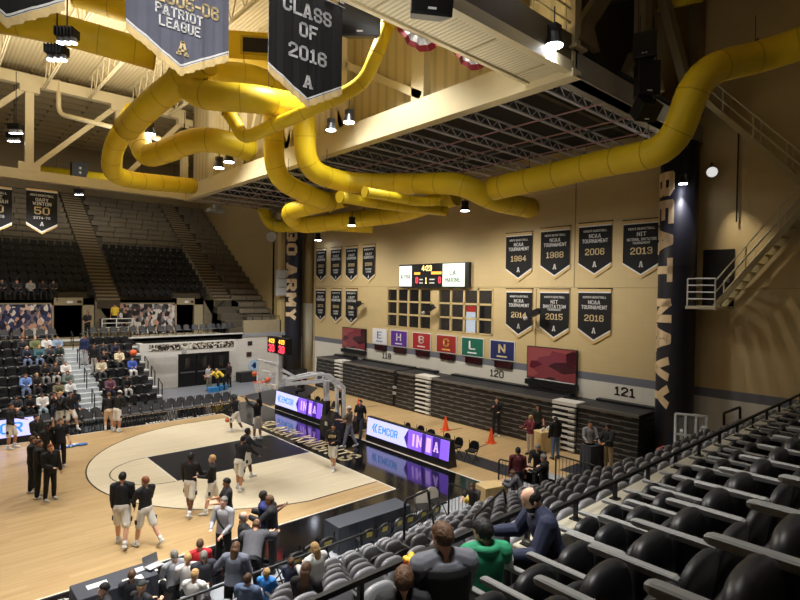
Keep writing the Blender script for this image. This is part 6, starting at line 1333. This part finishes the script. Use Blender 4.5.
for i, (x, c) in enumerate(((-9.1, (40, 40, 46)), (-8.3, (46, 44, 50)), (-7.55, (150, 148, 142)), (-6.85, (40, 40, 44)), (-6.25, (60, 58, 62)))):
    person(['spectator in dark clothes at the left edge of the upper bowl front row', 'spectator in black second from the left in the upper bowl front row', 'spectator in grey in the upper bowl front row', 'spectator in black beside the grey one in the upper bowl front row', 'spectator nearest the portal in the upper bowl front row'][i], V(x, BY+.25, BZ+.2), 0, 1.75, sit=True, rzabs=PI, top=c, bottom=BK, hair=('short', 'k'), skin='l' if i != 3 else 'm')
# ------------------------------------------------------------------ seats of the three stands (seat pans folded down where someone sits)
def seat_set(*a): return [make_seat(*a), make_seat(*a, down=True)]
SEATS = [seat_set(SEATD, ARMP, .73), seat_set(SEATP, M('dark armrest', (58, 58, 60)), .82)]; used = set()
def place_seat(x, y, z, rz, label, group, kind=0):
    taken = any(abs(q.x-x) < .285 and abs(q.y-y) < .6 and abs(q.z-z) < .25 for q in SITTING)
    key = (kind, int(taken)); s0, sk = SEATS[kind][int(taken)]
    if key not in used:
        used.add(key); s0.location = (x, y, z); s0.rotation_euler = (0, 0, rz); s = s0
    else: s = copy_tree(s0, sk, (x, y, z), rz)
    s['label'] = label; s['group'] = group; return s
n = 0
for k, (y, z) in enumerate(UROW[:3]+[UROW[3]]):
    x = -13.0; idx = []
    while x < 10.9: idx.append(x); x += PITCH
    for j, x in enumerate(idx):
        if not inframe((x, y+.2, z+.6), 60) and not inframe((x, y, z+.85), 60): continue
        nn_ = ordn(j+1) if False else None
        rel = round((x-PX)/PITCH)
        side = ('%s right of the parapet end' % ordn(rel+1)) if rel >= 0 else ('%s left of the parapet end' % ordn(-rel))
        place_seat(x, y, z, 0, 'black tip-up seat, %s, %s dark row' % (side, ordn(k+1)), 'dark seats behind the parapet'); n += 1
for k, (y, z) in enumerate(LROW):
    j = 0; x = -12.2
    while x < 4.2:
        # aisle in the lower rows
        skip = -7.0+.12*k < x < -6.0+.12*k and k < 5
        if not skip and x < (4.2 if k > 5 else .8):
            v = inframe((x, y, z+.85), 5)
            w_ = Vector((x, y, z+.9))-CP
            # line of sight over the parapet and the upper rows
            tt = (-11.1-CP.y)/w_.y; zz = CP.z+w_.z*tt; xx = CP.x+w_.x*tt
            if v and (zz > 4.3 or xx < PX):
                rel = round((x+6.5)/PITCH); side = ('%s right of the lower aisle' % ordn(rel+1)) if rel >= 0 else ('%s left of the lower aisle' % ordn(-rel))
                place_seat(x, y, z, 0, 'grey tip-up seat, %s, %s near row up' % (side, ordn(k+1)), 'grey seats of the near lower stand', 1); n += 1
        x += PITCH
for k in range(8):
    x = FX0+.3
    while x < FX1-.2:
        if not (-6.75 < x < -5.15) and inframe((x, YS+TR*k+.6, Z0+RS*k+.8), 4):
            rel = round((-6.6-x)/PITCH) if x < -6 else round((x+5.3)/PITCH)
            place_seat(x, YS+TR*k+.62, Z0+RS*k, PI, 'black far lower stand seat, %s %s of the pale steps, %s row up' % (ordn(rel+1), 'left' if x < -6 else 'right', ordn(k+1)), 'seats of the far lower stand'); n += 1
        x += PITCH
print('seats', n)
for kk in SEATS:
    for s0, sk in kk:
        if s0.location.z < -20:
            for c in sk: bpy.data.objects.remove(c)
            bpy.data.objects.remove(s0)
